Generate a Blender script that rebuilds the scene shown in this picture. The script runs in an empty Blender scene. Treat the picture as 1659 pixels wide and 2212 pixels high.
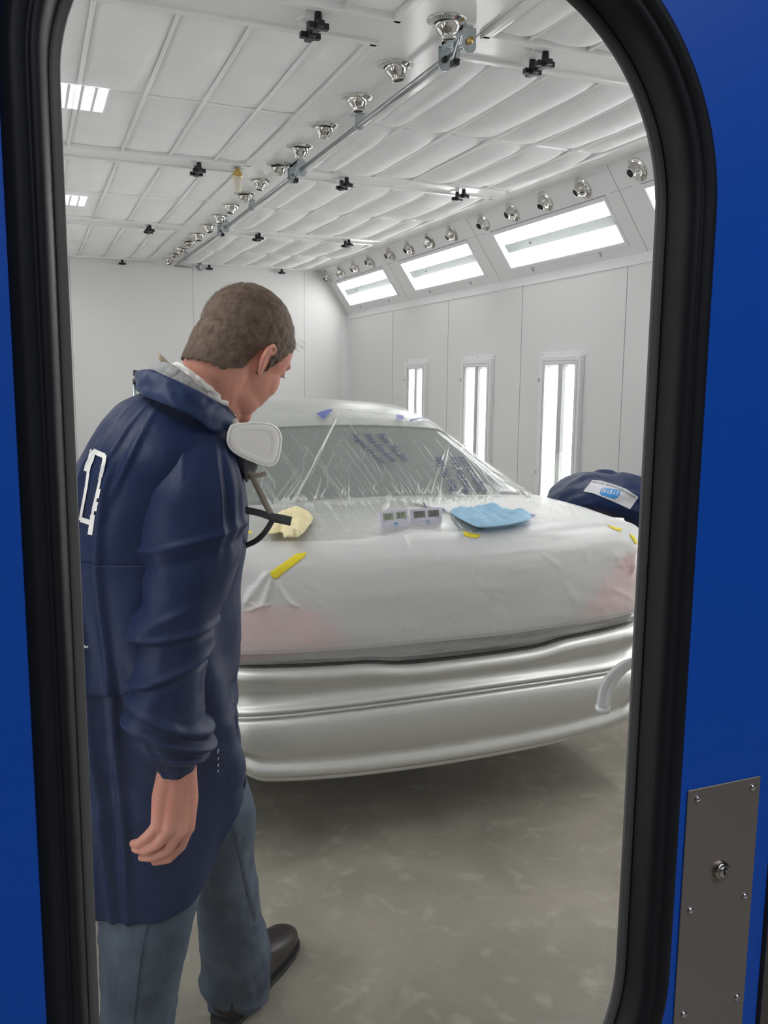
import bpy, bmesh, math, random
import numpy as np
from mathutils import Vector, Matrix, noise
from mathutils.bvhtree import BVHTree
random.seed(7)
SC = bpy.context.scene
COL = SC.collection
# ---------------------------------------------------------------- camera model
YAW, PIT, ROL = (math.radians(a) for a in (22.036, -8.342, 0.547))
FPX, HC = 1894.5, 1.57
_cy, _sy, _cp, _sp = math.cos(YAW), math.sin(YAW), math.cos(PIT), math.sin(PIT)
FW = Vector((_sy*_cp, _cy*_cp, _sp)); _r = Vector((_cy, -_sy, 0)); _u = _r.cross(FW)
RT = _r*math.cos(ROL)+_u*math.sin(ROL); UP = _u*math.cos(ROL)-_r*math.sin(ROL)
CAM = Vector((0, 0, HC))
def ray(x, y): return FW+RT*((x-829.5)/FPX)-UP*((y-1106)/FPX)
def ony(x, y, Y):
    d = ray(x, y); return CAM+d*(Y/d.y)
def onz(x, y, z):
    d = ray(x, y); return CAM+d*((z-HC)/d.z)
# ---------------------------------------------------------------- materials
def mat(name, col=(.8, .8, .8), rough=.5, metal=0., spec=.5, coat=0., bump=None, vary=None, emis=None, sheen=0., trans=0., ior=1.45):
    m = bpy.data.materials.new(name); m.use_nodes = True
    nt = m.node_tree; b = nt.nodes['Principled BSDF']
    b.inputs['Base Color'].default_value = (*col, 1); b.inputs['Roughness'].default_value = rough
    b.inputs['Metallic'].default_value = metal; b.inputs['Specular IOR Level'].default_value = spec
    b.inputs['Coat Weight'].default_value = coat; b.inputs['Coat Roughness'].default_value = .08
    b.inputs['Sheen Weight'].default_value = sheen; b.inputs['IOR'].default_value = ior
    b.inputs['Transmission Weight'].default_value = trans
    if emis:
        b.inputs['Emission Color'].default_value = (*emis[0], 1); b.inputs['Emission Strength'].default_value = emis[1]
    tc = nt.nodes.new('ShaderNodeTexCoord')
    if vary:   # (scale, other colour, detail, contrast)
        n = nt.nodes.new('ShaderNodeTexNoise'); n.inputs['Scale'].default_value = vary[0]; n.inputs['Detail'].default_value = vary[2]
        nt.links.new(tc.outputs['Object'], n.inputs['Vector'])
        r = nt.nodes.new('ShaderNodeValToRGB'); c = vary[3]
        r.color_ramp.elements[0].position = .5-c; r.color_ramp.elements[1].position = .5+c
        r.color_ramp.elements[0].color = (*col, 1); r.color_ramp.elements[1].color = (*vary[1], 1)
        nt.links.new(n.outputs['Fac'], r.inputs['Fac']); nt.links.new(r.outputs['Color'], b.inputs['Base Color'])
    if bump:   # (scale, strength, distance)
        n = nt.nodes.new('ShaderNodeTexNoise'); n.inputs['Scale'].default_value = bump[0]; n.inputs['Detail'].default_value = 5
        nt.links.new(tc.outputs['Object'], n.inputs['Vector'])
        k = nt.nodes.new('ShaderNodeBump'); k.inputs['Strength'].default_value = bump[1]; k.inputs['Distance'].default_value = bump[2]
        nt.links.new(n.outputs['Fac'], k.inputs['Height']); nt.links.new(k.outputs['Normal'], b.inputs['Normal'])
    return m
M = {}
M['wall'] = mat('booth_white', (.68, .68, .68), .38, spec=.4, bump=(2, .05, .01))
M['wallback'] = M['wall']
M['gloss'] = mat('gloss_white', (.80, .80, .80), .14, spec=.6)
M['satin'] = mat('satin_white', (.74, .74, .75), .28, spec=.5)
M['seam'] = mat('seam_grey', (.30, .30, .31), .6)
M['pad'] = mat('filter_cloth', (.90, .90, .90), .95, spec=.1, bump=(260, .35, .004), vary=(6, (.86, .86, .87), 4, .2))
M['frame'] = mat('frame_white', (.90, .90, .90), .3)
M['chrome'] = mat('chrome', (.62, .60, .57), .10, 1.)
M['black'] = mat('black_plastic', (.012, .012, .016), .35)
M['hole'] = mat('hole_black', (.006, .006, .01), .6)
M['zinc'] = mat('zinc', (.52, .57, .60), .28, 1., bump=(60, .15, .002))
M['steelpipe'] = mat('steel_pipe', (.42, .43, .44), .3, 1.)
M['brass'] = mat('brass', (.62, .42, .16), .25, 1.)
M['frost'] = mat('frosted_plastic', (.80, .76, .66), .5, trans=.3)
M['blue'] = mat('door_blue', (.003, .074, .46), .42, spec=.35, bump=(400, .05, .001))
M['rubber'] = mat('gasket_rubber', (.010, .011, .014), .48, spec=.3)
M['lip'] = mat('gasket_lip', (.10, .10, .10), .38, spec=.5)
M['plate'] = mat('lock_plate_steel', (.30, .27, .255), .42, .75, bump=(300, .08, .001))
M['rivet'] = mat('rivet_steel', (.60, .62, .66), .2, 1.)
M['lockm'] = mat('lock_nickel', (.50, .44, .40), .18, 1.)
M['silver'] = mat('silver_paint', (.66, .665, .645), .42, .8, spec=.5, bump=(900, .06, .0006))
M['bodyp'] = mat('body_silver', (.62, .63, .61), .4, .55)
M['darkgap'] = mat('dark_gap', (.015, .015, .017), .6)
M['glassd'] = mat('rear_glass', (.08, .105, .095), .12, spec=.6)
M['red'] = mat('tail_lamp_red', (.80, .015, .04), .25)
M['tyre'] = mat('tyre', (.02, .02, .02), .8)
M['navy'] = mat('navy_nylon', (.0038, .0165, .068), .47, spec=.28, sheen=.02, bump=(34, .35, .006))
M['navy2'] = mat('navy_nylon_inner', (.006, .022, .085), .5, spec=.3, sheen=.05, bump=(30, .3, .006))
M['jean'] = mat('denim', (.052, .075, .108), .85, spec=.15, vary=(9, (.115, .148, .195), 6, .22), bump=(140, .5, .003))
M['seamd'] = mat('denim_seam', (.03, .045, .075), .9)
M['boot'] = mat('boot_leather', (.022, .018, .019), .36, spec=.4, bump=(60, .2, .003))
M['skin'] = mat('skin', (.62, .265, .20), .5, spec=.3, vary=(14, (.72, .37, .285), 4, .25), bump=(130, .18, .002))
M['skin'].node_tree.nodes['Principled BSDF'].inputs['Subsurface Weight'].default_value = .12
M['skin'].node_tree.nodes['Principled BSDF'].inputs['Subsurface Radius'].default_value = (.01, .004, .002)
M['hair'] = mat('hair', (.115, .078, .058), .6, spec=.3, vary=(60, (.20, .143, .108), 5, .2), bump=(220, .7, .004))
M['eye'] = mat('eye_white', (.7, .68, .65), .2)
M['grey'] = mat('grey_knit', (.34, .34, .35), .95, bump=(220, .5, .003), vary=(70, (.42, .42, .42), 3, .2))
M['tan2'] = mat('tan_tab', (.66, .56, .41), .8)
M['white'] = mat('white_cloth', (.92, .91, .88), .8, bump=(150, .2, .002))
M['tan'] = mat('tan_strap', (.42, .36, .29), .75)
M['dgrey'] = mat('dark_grey_strap', (.075, .077, .085), .6)
M['maskg'] = mat('mask_grey_rubber', (.10, .105, .12), .5)
M['filt'] = mat('filter_cover', (.95, .93, .89), .35, bump=(40, .12, .003))
M['yellow'] = mat('yellow_tape', (.80, .66, .03), .6, bump=(90, .2, .002))
M['yclo'] = mat('yellow_cloth', (.86, .76, .47), .9, bump=(90, .4, .004))
M['bclo'] = mat('blue_cloth', (.36, .58, .76), .9, bump=(110, .4, .004))
M['ink'] = mat('blue_ink', (.035, .045, .15), .6)
M['logob'] = mat('logo_blue', (.02, .22, .55), .5)
M['navyink'] = mat('dark_print', (.04, .05, .09), .6)
M['lcd'] = mat('lcd', (.30, .34, .24), .25)
M['lcd2'] = mat('lcd_dark', (.17, .18, .15), .25)
M['meter'] = mat('meter_case', (.62, .60, .70), .4)
M['greyp'] = mat('grey_print', (.25, .25, .26), .6)
M['shop'] = mat('shop_wall', (.30, .30, .31), .8)
M['alu'] = mat('clear_coat_aluminium', (.72, .74, .73), .3, .25, bump=(30, .1, .003))
def emat(name, col, s):
    m = bpy.data.materials.new(name); m.use_nodes = True; nt = m.node_tree; nt.nodes.clear()
    e = nt.nodes.new('ShaderNodeEmission'); e.inputs[0].default_value = (*col, 1); e.inputs[1].default_value = s
    o = nt.nodes.new('ShaderNodeOutputMaterial'); nt.links.new(e.outputs[0], o.inputs[0]); return m
TUBE = 22.0
M['tube'] = emat('fluorescent_tube', (1., 1., .985), TUBE)
M['tube2'] = emat('fluorescent_tube_dim', (1., 1., .985), TUBE*.22)
M['troffer'] = emat('shop_lamp', (.94, .96, 1.), 15.)
M['refl'] = mat('reflector_white', (.90, .90, .91), .35)
def glassmat(name, tint=(1, 1, 1), k=1.0, rough=0.0):
    m = bpy.data.materials.new(name); m.use_nodes = True; nt = m.node_tree; nt.nodes.clear()
    t = nt.nodes.new('ShaderNodeBsdfTransparent'); t.inputs[0].default_value = (*tint, 1)
    g = nt.nodes.new('ShaderNodeBsdfGlossy'); g.inputs['Roughness'].default_value = rough
    f = nt.nodes.new('ShaderNodeFresnel'); f.inputs[0].default_value = 1.5
    mu = nt.nodes.new('ShaderNodeMath'); mu.operation = 'MULTIPLY'; mu.inputs[1].default_value = k
    x = nt.nodes.new('ShaderNodeMixShader'); o = nt.nodes.new('ShaderNodeOutputMaterial')
    nt.links.new(f.outputs[0], mu.inputs[0]); nt.links.new(mu.outputs[0], x.inputs[0])
    nt.links.new(t.outputs[0], x.inputs[1]); nt.links.new(g.outputs[0], x.inputs[2]); nt.links.new(x.outputs[0], o.inputs[0]); return m
M['pane'] = glassmat('window_glass', (.985, .99, .99), 1.3)
M['lamppane'] = glassmat('lamp_glass', (.98, .98, .98), .8)
def filmmat(name, haze, col, streak, sc, tr=(1, 1, 1), rough=.18):
    """thin plastic: transparent + white haze, with creases that scatter more"""
    m = bpy.data.materials.new(name); m.use_nodes = True; nt = m.node_tree; nt.nodes.clear(); N = nt.nodes.new; L = nt.links.new
    tc = N('ShaderNodeTexCoord'); mp = N('ShaderNodeMapping'); mp.inputs['Scale'].default_value = sc; mp.inputs['Rotation'].default_value = (.3, .5, .6)
    L(tc.outputs['Object'], mp.inputs[0])
    n = N('ShaderNodeTexNoise'); n.inputs['Scale'].default_value = 1.; n.inputs['Detail'].default_value = 6; n.inputs['Distortion'].default_value = 1.2
    L(mp.outputs[0], n.inputs['Vector'])
    s = N('ShaderNodeMath'); s.operation = 'SUBTRACT'; s.inputs[1].default_value = .5; L(n.outputs['Fac'], s.inputs[0])
    a = N('ShaderNodeMath'); a.operation = 'ABSOLUTE'; L(s.outputs[0], a.inputs[0])
    mr = N('ShaderNodeMapRange'); mr.inputs['From Min'].default_value = 0; mr.inputs['From Max'].default_value = .035
    mr.inputs['To Min'].default_value = streak; mr.inputs['To Max'].default_value = 0; L(a.outputs[0], mr.inputs['Value'])
    ad = N('ShaderNodeMath'); ad.operation = 'ADD'; ad.inputs[1].default_value = haze; ad.use_clamp = True; L(mr.outputs[0], ad.inputs[0])
    t = N('ShaderNodeBsdfTransparent'); t.inputs[0].default_value = (*tr, 1)
    p = N('ShaderNodeBsdfPrincipled'); p.inputs['Base Color'].default_value = (*col, 1); p.inputs['Roughness'].default_value = .35
    bp = N('ShaderNodeBump'); bp.inputs['Strength'].default_value = .14; bp.inputs['Distance'].default_value = .006; L(n.outputs['Fac'], bp.inputs['Height'])
    g = N('ShaderNodeBsdfGlossy'); g.inputs['Roughness'].default_value = rough; L(bp.outputs[0], g.inputs['Normal']); L(bp.outputs[0], p.inputs['Normal'])
    tl = N('ShaderNodeBsdfTranslucent'); tl.inputs[0].default_value = (*col, 1); pm = N('ShaderNodeAddShader') if False else N('ShaderNodeMixShader'); pm.label = 'scatter'; pm.inputs[0].default_value = .38; L(p.outputs[0], pm.inputs[1]); L(tl.outputs[0], pm.inputs[2])
    x = N('ShaderNodeMixShader'); x.label = 'haze'; L(ad.outputs[0], x.inputs[0]); L(t.outputs[0], x.inputs[1]); L(pm.outputs[0], x.inputs[2])
    y = N('ShaderNodeMixShader'); y.inputs[0].default_value = .09; L(x.outputs[0], y.inputs[1]); L(g.outputs[0], y.inputs[2])
    o = N('ShaderNodeOutputMaterial'); L(y.outputs[0], o.inputs[0]); return m
M['film'] = filmmat('masking_film', .31, (.88, .90, .88), .03, (26, 5, 30))
M['film2'] = filmmat('masking_film_band', .6, (.55, .55, .53), .25, (3, 5, 60))
M['paper'] = filmmat('masking_paper', .68, (.96, .96, .965), .02, (9, 9, 12), rough=.5)
# concrete floor
def floormat():
    m = mat('concrete', (.30, .29, .265), .42, spec=.45)
    nt = m.node_tree; N = nt.nodes.new; L = nt.links.new; b = nt.nodes['Principled BSDF']
    tc = N('ShaderNodeTexCoord')
    def nz(sc, det, dis=0):
        n = N('ShaderNodeTexNoise'); n.inputs['Scale'].default_value = sc; n.inputs['Detail'].default_value = det; n.inputs['Distortion'].default_value = dis
        L(tc.outputs['Object'], n.inputs['Vector']); return n
    n1, n2, n3 = nz(2.2, 6, .6), nz(11, 8, .3), nz(30, 5)
    r = N('ShaderNodeValToRGB'); e = r.color_ramp.elements; e[0].position = .35; e[0].color = (.245, .228, .192, 1); e[1].position = .68; e[1].color = (.39, .36, .30, 1)
    L(n1.outputs['Fac'], r.inputs[0])
    r2 = N('ShaderNodeValToRGB'); e = r2.color_ramp.elements; e[0].position = .56; e[0].color = (0, 0, 0, 1); e[1].position = .74; e[1].color = (1, 1, 1, 1)
    L(n2.outputs['Fac'], r2.inputs[0])
    mx = N('ShaderNodeMix'); mx.data_type = 'RGBA'; mx.inputs[7].default_value = (.56, .52, .44, 1)
    mu = N('ShaderNodeMath'); mu.operation = 'MULTIPLY'; mu.inputs[1].default_value = .45
    L(r2.outputs[0], mu.inputs[0]); L(mu.outputs[0], mx.inputs[0]); L(r.outputs[0], mx.inputs[6]); L(mx.outputs[2], b.inputs['Base Color'])
    mr = N('ShaderNodeMapRange'); mr.inputs['To Min'].default_value = .28; mr.inputs['To Max'].default_value = .55; L(n1.outputs['Fac'], mr.inputs['Value']); L(mr.outputs[0], b.inputs['Roughness'])
    k = N('ShaderNodeBump'); k.inputs['Strength'].default_value = .25; k.inputs['Distance'].default_value = .004; L(n3.outputs['Fac'], k.inputs['Height']); L(k.outputs[0], b.inputs['Normal'])
    return m
M['floor'] = floormat()
[n for n in M['paper'].node_tree.nodes if n.label == 'scatter'][0].inputs[0].default_value = .2
# ---------------------------------------------------------------- object helpers
def obj(name, bm, m=None, parent=None, smooth=True, kind=None):
    me = bpy.data.meshes.new(name); bm.to_mesh(me); bm.free()
    return meobj(name, me, m, parent, smooth, kind)
def meobj(name, me, m=None, parent=None, smooth=True, kind=None):
    if m:
        me.materials.clear()
        for q in (m if isinstance(m, (list, tuple)) else [m]): me.materials.append(q)
    if smooth and len(me.polygons): me.polygons.foreach_set('use_smooth', [True]*len(me.polygons)); 
    o = bpy.data.objects.new(name, me); COL.objects.link(o)
    if parent: o.parent = parent; o.matrix_parent_inverse = Matrix.Translation(-parent.location) if parent.type == 'EMPTY' and parent.rotation_euler.x == 0 and parent.rotation_euler.y == 0 and parent.rotation_euler.z == 0 else Matrix()
    if kind: o['kind'] = kind
    return o
def thing(name, label, cat, loc=(0, 0, 0), group=None):
    o = bpy.data.objects.new(name, None); o.location = loc; o.empty_display_size = .05; COL.objects.link(o)
    return tag(o, label, cat, group)
def tag(o, label, cat, group=None):
    o['label'] = label; o['category'] = cat
    if group: o['group'] = group
    return o
def box(bm, a, b, T=None):
    a = Vector(a); b = Vector(b); c = (a+b)/2; s = b-a
    mt = Matrix.Translation(c) @ Matrix.Diagonal((abs(s.x), abs(s.y), abs(s.z), 1))
    if T is not None: mt = T @ mt
    return bmesh.ops.create_cube(bm, size=1, matrix=mt)['verts']
def bev(bm, w, seg=2):
    bmesh.ops.bevel(bm, geom=bm.edges[:], offset=w, segments=seg, affect='EDGES', profile=.6, clamp_overlap=True)
def quad(bm, pts):
    return bm.faces.new([bm.verts.new(p) for p in pts])
def lathe(bm, prof, T=None, n=24, cap=True):
    """prof: list of (radius, height) about +Z"""
    rings = []
    for r, h in prof:
        rings.append([bm.verts.new((T or Matrix()) @ Vector((r*math.cos(2*math.pi*i/n), r*math.sin(2*math.pi*i/n), h))) for i in range(n)])
    for a, b in zip(rings, rings[1:]):
        for i in range(n): bm.faces.new((a[i], a[(i+1) % n], b[(i+1) % n], b[i]))
    if cap: bm.faces.new(rings[0][::-1]); bm.faces.new(rings[-1])
def tube(bm, pts, r, n=10, cap=True, flat=1.0):
    pts = [Vector(p) for p in pts]; rings = []; up = None
    for i, p in enumerate(pts):
        t = (pts[min(i+1, len(pts)-1)]-pts[max(i-1, 0)]).normalized()
        if up is None: up = t.orthogonal().normalized()
        up = (up-t*up.dot(t)).normalized(); s = t.cross(up)
        rr = r[i] if isinstance(r, (list, tuple)) else r
        rings.append([bm.verts.new(p+up*rr*math.cos(2*math.pi*k/n)*flat+s*rr*math.sin(2*math.pi*k/n)) for k in range(n)])
    for a, b in zip(rings, rings[1:]):
        for k in range(n): bm.faces.new((a[k], a[(k+1) % n], b[(k+1) % n], b[k]))
    if cap: bm.faces.new(rings[0][::-1]); bm.faces.new(rings[-1])
def grid(bm, P, nu, nv, closed=False, flip=False):
    V = [[bm.verts.new(P(i/(nu if closed else nu-1), j/(nv-1))) for i in range(nu)] for j in range(nv)]
    for j in range(nv-1):
        for i in range(nu if closed else nu-1):
            k = (i+1) % nu; f = (V[j][i], V[j][k], V[j+1][k], V[j+1][i]); bm.faces.new(f[::-1] if flip else f)
    return V
def spl(pts, n):
    """catmull-rom through vectors"""
    pts = [Vector(p) for p in pts]; out = []; m = len(pts)-1
    for k in range(n):
        t = k/(n-1)*m; i = min(int(t), m-1); f = t-i
        p0, p1, p2, p3 = pts[max(i-1, 0)], pts[i], pts[i+1], pts[min(i+2, m)]
        out.append(.5*((2*p1)+(p2-p0)*f+(2*p0-5*p1+4*p2-p3)*f*f+(3*p1-p0-3*p2+p3)*f**3))
    return out
def solid(o, t, off=0):
    m = o.modifiers.new('s', 'SOLIDIFY'); m.thickness = t; m.offset = off
    bake(o)
def bake(o):
    dg = bpy.context.evaluated_depsgraph_get(); dg.update(); e = o.evaluated_get(dg)
    me = bpy.data.meshes.new_from_object(e, depsgraph=dg); o.modifiers.clear(); old = o.data; o.data = me; me.name = old.name
def copytree(o, dloc=(0, 0, 0), label=None, T=None):
    c = o.copy(); COL.objects.link(c)
    if T is not None: c.matrix_basis = T @ o.matrix_basis
    else: c.location = Vector(o.location)+Vector(dloc)
    if label: c['label'] = label
    for ch in o.children:
        d = ch.copy(); COL.objects.link(d); d.parent = c; d.matrix_parent_inverse = ch.matrix_parent_inverse.copy()
        for g in ch.children:
            h = g.copy(); COL.objects.link(h); h.parent = d; h.matrix_parent_inverse = g.matrix_parent_inverse.copy()
    return c
ORD = ['first', 'second', 'third', 'fourth', 'fifth', 'sixth', 'seventh', 'eighth', 'ninth', 'tenth', 'eleventh', 'twelfth', 'thirteenth', 'fourteenth', 'fifteenth', 'sixteenth']
# ================================================================ ROOM
XL, XR, YF, YB, ZC, XC = -.62, 3.40, .78, 9.55, 2.80, 1.39
bm = bmesh.new(); box(bm, (-5, -13, -.06), (8, 10.2, 0)); obj('floor', bm, M['floor'], smooth=False, kind='structure')
def seams_y(bm, x, ys, z0, z1, d):
    for y in ys: box(bm, (x-d, y-.0022, z0), (x+d, y+.0022, z1))
# right and left walls (vertical part), slope
for side, X, nm in ((1, XR, 'right'), (-1, XL, 'left')):
    bm = bmesh.new(); box(bm, (X, YF, 0), (X+side*.06, YB+.06, 2.36))
    obj('wall_'+nm, bm, M['wall'], smooth=False, kind='structure')
    bm = bmesh.new(); seams_y(bm, X-side*.0005, [.9, 2.09, 3.30, 4.51, 5.73, 6.96, 8.21], 0, 2.31, .0012)
    obj('trim_seams_'+nm, bm, M['seam'], smooth=False, kind='structure')
bm = bmesh.new(); box(bm, (XL-.06, YB, 0), (XR+.06, YB+.06, 3.0)); obj('wall_back', bm, M['wallback'], smooth=False, kind='structure')
bm = bmesh.new()
for x in (.45, 1.67, 2.89): box(bm, (x-.002, YB-.001, 0), (x+.002, YB+.002, ZC))
obj('trim_back_seams', bm, M['seam'], smooth=False, kind='structure')
bm = bmesh.new()
for s, X in ((1, XR), (-1, XL)):
    box(bm, (X-s*.075, YB-.004, 0), (X, YB, 2.33)); box(bm, (X-s*.004, YB-.085, 0), (X, YB, 2.33))
    box(bm, (X-s*.006, .78, 2.285), (X, YB, 2.345))
obj('trim_corner', bm, M['satin'], smooth=False, kind='structure')
bm = bmesh.new()
for z in [k*.22+.2 for k in range(10)]:
    for (p, d) in (((XR-.055, YB-.004, z), (0, -1, 0)), ((XR-.004, YB-.06, z), (-1, 0, 0))):
        T = Matrix.Translation(p) @ Vector(d).to_track_quat('Z', 'Y').to_matrix().to_4x4(); lathe(bm, [(.005, 0), (.004, .003), (.0, .004)], T, 8, cap=False)
obj('trim_corner_rivets', bm, M['zinc'], kind='structure')
# slope frame: local coordinates (y, s, n)
SLR = Vector((XR-3.085, 0, 2.347-2.80)); SL = SLR.length; SLR.normalize()
def slopeT(side):
    """matrix taking (y, s, n): n points into the room"""
    sx = SLR.x*side; e_s = Vector((sx, 0, SLR.z)); e_n = Vector((SLR.z*side, 0, -SLR.x)); e_y = Vector((0, 1, 0))
    o = Vector((3.085 if side > 0 else 2*XC-3.085, 0, 2.80))
    return Matrix(((e_y.x, e_s.x, e_n.x, o.x), (e_y.y, e_s.y, e_n.y, o.y), (e_y.z, e_s.z, e_n.z, o.z), (0, 0, 0, 1)))
PY = [(.87, 2.60), (2.60, 4.33), (4.33, 6.06), (6.06, 7.80), (7.80, 9.55)]
LY = [(1.05, 2.38), (2.78, 4.12), (4.49, 5.82), (6.24, 7.55), (7.985, 9.33)]
S0, S1 = .192, .466
for side, nm in ((1, 'right'), (-1, 'left')):
    T = slopeT(side); bm = bmesh.new()
    ys = [.78]+[v for a in LY for v in a]+[YB]
    box(bm, (.78, 0, -.004), (YB, S0, 0), T); box(bm, (.78, S1, -.004), (YB, SL, 0), T)
    for a, b in zip(ys[0::2], ys[1::2]): box(bm, (a, S0, -.004), (b, S1, 0), T)
    obj('wall_slope_'+nm, bm, M['satin'], smooth=False, kind='structure')
    bm = bmesh.new()
    for a, b in PY[1:]: box(bm, (a-.0018, 0, -.001), (a+.0018, SL, .001), T)
    for (a, b), (c, d) in zip(PY, LY):
        box(bm, (a, .158, -.001), (c-.08, .160, .001), T); box(bm, (d+.08, .158, -.001), (b, .160, .001), T)
    obj('trim_slope_grooves_'+nm, bm, M['seam'], smooth=False, kind='structure')
    bm = bmesh.new(); x0, x1 = (2.90, 3.09) if side > 0 else (2*XC-3.09, 2*XC-2.90)
    box(bm, (x0, .78, 2.80), (x1, YB, 2.815)); obj('ceiling_soffit_'+nm, bm, M['gloss'], smooth=False, kind='structure')
bm = bmesh.new(); box(bm, (XL-.06, .70, 2.86), (XR+.06, YB+.06, 2.92)); obj('ceiling', bm, M['wall'], smooth=False, kind='structure')
bm = bmesh.new(); box(bm, (1.238, .78, 2.80), (1.545, YB, 2.82)); obj('ceiling_strip', bm, M['gloss'], smooth=False, kind='structure')
# ---- lamps in the slope
def slope_lamp(i, side):
    a, b = LY[i]; T = slopeT(side); nmside = 'right' if side > 0 else 'left'
    word = {4: 'at the back wall', 3: 'second from the back', 2: 'third from the back', 1: 'fourth from the back', 0: 'closest to the front'}[i]
    t = thing('slope_light_fixture', 'white twin-band fluorescent light in the %s sloped wall, %s' % (nmside, word), 'light fixture', T @ Vector(((a+b)/2, S0, 0)), 'fluorescent lights in the sloped panels')
    bm = bmesh.new(); D = -.09
    box(bm, (a, S0, D-.005), (b, S1, D), T)
    for u in (a, b): box(bm, (u-.003, S0, D), (u+.003, S1, 0), T)
    for u in (S0, S1): box(bm, (a, u-.003, D), (b, u+.003, 0), T)
    obj('reflector', bm, M['refl'], t, smooth=False)
    W = S1-S0
    for f in (.12, .26, .74, .88):
        bm = bmesh.new(); tube(bm, [T @ Vector((a+.045, S0+W*f, -.05)), T @ Vector((b-.03, S0+W*f, -.05))], .015, 12); obj('tube', bm, M['tube'], t)
    for f in (.12, .26, .74, .88):
        for u in ((a+.005, a+.045), (b-.03, b-.005)): bm = bmesh.new(); tube(bm, [T @ Vector((u[0], S0+W*f, -.05)), T @ Vector((u[1], S0+W*f, -.05))], .016, 12); obj('tube_holder', bm, M['frame'], t)
    bm = bmesh.new(); box(bm, (a+.01, S0+W*.38, D), (b-.01, S0+W*.62, -.035), T); o = obj('ballast_cover', bm, (bpy.data.materials.get('cover_grey') or mat('cover_grey', (.13, .145, .14), .5)), t, smooth=False)
    bm = bmesh.new(); tube(bm, [T @ Vector((a+.75*(b-a), S0+W*.5, -.036)), T @ Vector((a+.75*(b-a), S0+W*.5, -.026))], .008, 10); obj('knob', bm, M['black'], o)
    bm = bmesh.new(); quad(bm, [T @ Vector(p) for p in ((a, S0, -.006), (b, S0, -.006), (b, S1, -.006), (a, S1, -.006))]); obj('glass_pane', bm, M['lamppane'], t, smooth=False)
    bm = bmesh.new(); w = .028
    for (p, q) in (((a-w, S0-w, 0), (b+w, S0, .004)), ((a-w, S1, 0), (b+w, S1+w, .004)), ((a-w, S0, 0), (a, S1, .004)), ((b, S0, 0), (b+w, S1, .004))): box(bm, p, q, T)
    bev(bm, .0015, 1); obj('frame', bm, M['satin'], t, smooth=False)
    bm = bmesh.new(); box(bm, (a-w, S0-w-.004, .0), (b+w*.6, S0-w, .0045), T); obj('hinge_strip', bm, M['seam'], t, smooth=False)
    for f in (.2, .8):
        bm = bmesh.new(); y = a+f*(b-a); box(bm, (y-.006, S1+w-.004, .003), (y+.006, S1+w+.022, .008), T); box(bm, (y-.002, S1+w+.016, .008), (y+.002, S1+w+.026, .014), T)
        obj('latch', bm, M['zinc'], t, smooth=False)
for side in (1, -1):
    for i in range(5): slope_lamp(i, side)
# ---- vertical lamps on the side walls
def side_lamp(y0, y1, side, word):
    X = XR if side > 0 else XL; s = -side
    z0, z1 = .32, 1.765; nmside = 'right' if side > 0 else 'left'
    t = thing('wall_light_fixture', 'tall white vertical fluorescent light on the %s wall, %s' % (nmside, word), 'light fixture', (X, (y0+y1)/2, z0), 'vertical lights on the side walls')
    def B(bm, x0, x1, ya, yb, za, zb): box(bm, (X+s*x0, ya, za), (X+s*x1, yb, zb))
    a, b = y0+.055, y1-.075
    bm = bmesh.new()
    B(bm, 0, .035, y0, a, z0, z1); B(bm, 0, .035, b, y1, z0, z1); B(bm, 0, .035, a, b, z1-.055, z1); B(bm, 0, .035, a, b, z0, z0+.05); bev(bm, .002, 1)
    B(bm, .0, .004, y0-.012, y1+.03, z1, z1+.035)
    obj('frame', bm, M['satin'], t, smooth=False)
    bm = bmesh.new(); w = .004; d0, d1 = .0345, .0362
    for p in ((a-.028, a-.025, z0+.03, z1-.03), (b+.018, b+.021, z0+.03, z1-.03), (a-.028, b+.021, z1-.033, z1-.03)): B(bm, d0, d1, *p)
    B(bm, .02, .0362, a-.003, a, z0+.05, z1-.055); B(bm, .02, .0362, b, b+.003, z0+.05, z1-.055); B(bm, .02, .0362, a, b, z1-.056, z1-.053)
    obj('door_gap', bm, M['seam'], t, smooth=False)
    for k in range(3):
        bm = bmesh.new(); yy = y0+.02+k*(y1-y0-.02)/2; tube(bm, [(X+s*.004, yy, z1+.018), (X+s*.007, yy, z1+.018)], .006, 10); obj('rivet', bm, M['zinc'], t)
    bm = bmesh.new(); B(bm, .001, .004, a, b, z0+.05, z1-.055); obj('reflector', bm, M['refl'], t, smooth=False)
    for f in (.13, .30, .70, .87):
        bm = bmesh.new(); y = a+f*(b-a); tube(bm, [(X+s*.018, y, z0+.07), (X+s*.018, y, z1-.075)], .012, 12); obj('tube', bm, M['tube' if side > 0 and y0 > 1.5 else 'tube2'], t)
    bm = bmesh.new(); B(bm, .004, .026, a+.43*(b-a), a+.57*(b-a), z0+.05, z1-.055); o = obj('ballast_cover', bm, M.setdefault('cov2', bpy.data.materials.get('cover_light') or mat('cover_light', (.30, .33, .32), .5)), t, smooth=False)
    bm = bmesh.new(); y = a+.5*(b-a); tube(bm, [(X+s*.026, y, z1-.16), (X+s*.030, y, z1-.16)], .011, 12); obj('knob', bm, M['black'], o)
    bm = bmesh.new(); quad(bm, [(X+s*.032, p, q) for p, q in ((a, z0+.05), (b, z0+.05), (b, z1-.055), (a, z1-.055))]); obj('glass_pane', bm, M['lamppane'], t, smooth=False)
    for z in (z1-.16, .95):
        bm = bmesh.new(); B(bm, .035, .042, y1-.014, y1-.002, z-.012, z+.012); obj('latch', bm, M['zinc'], t, smooth=False)
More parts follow.
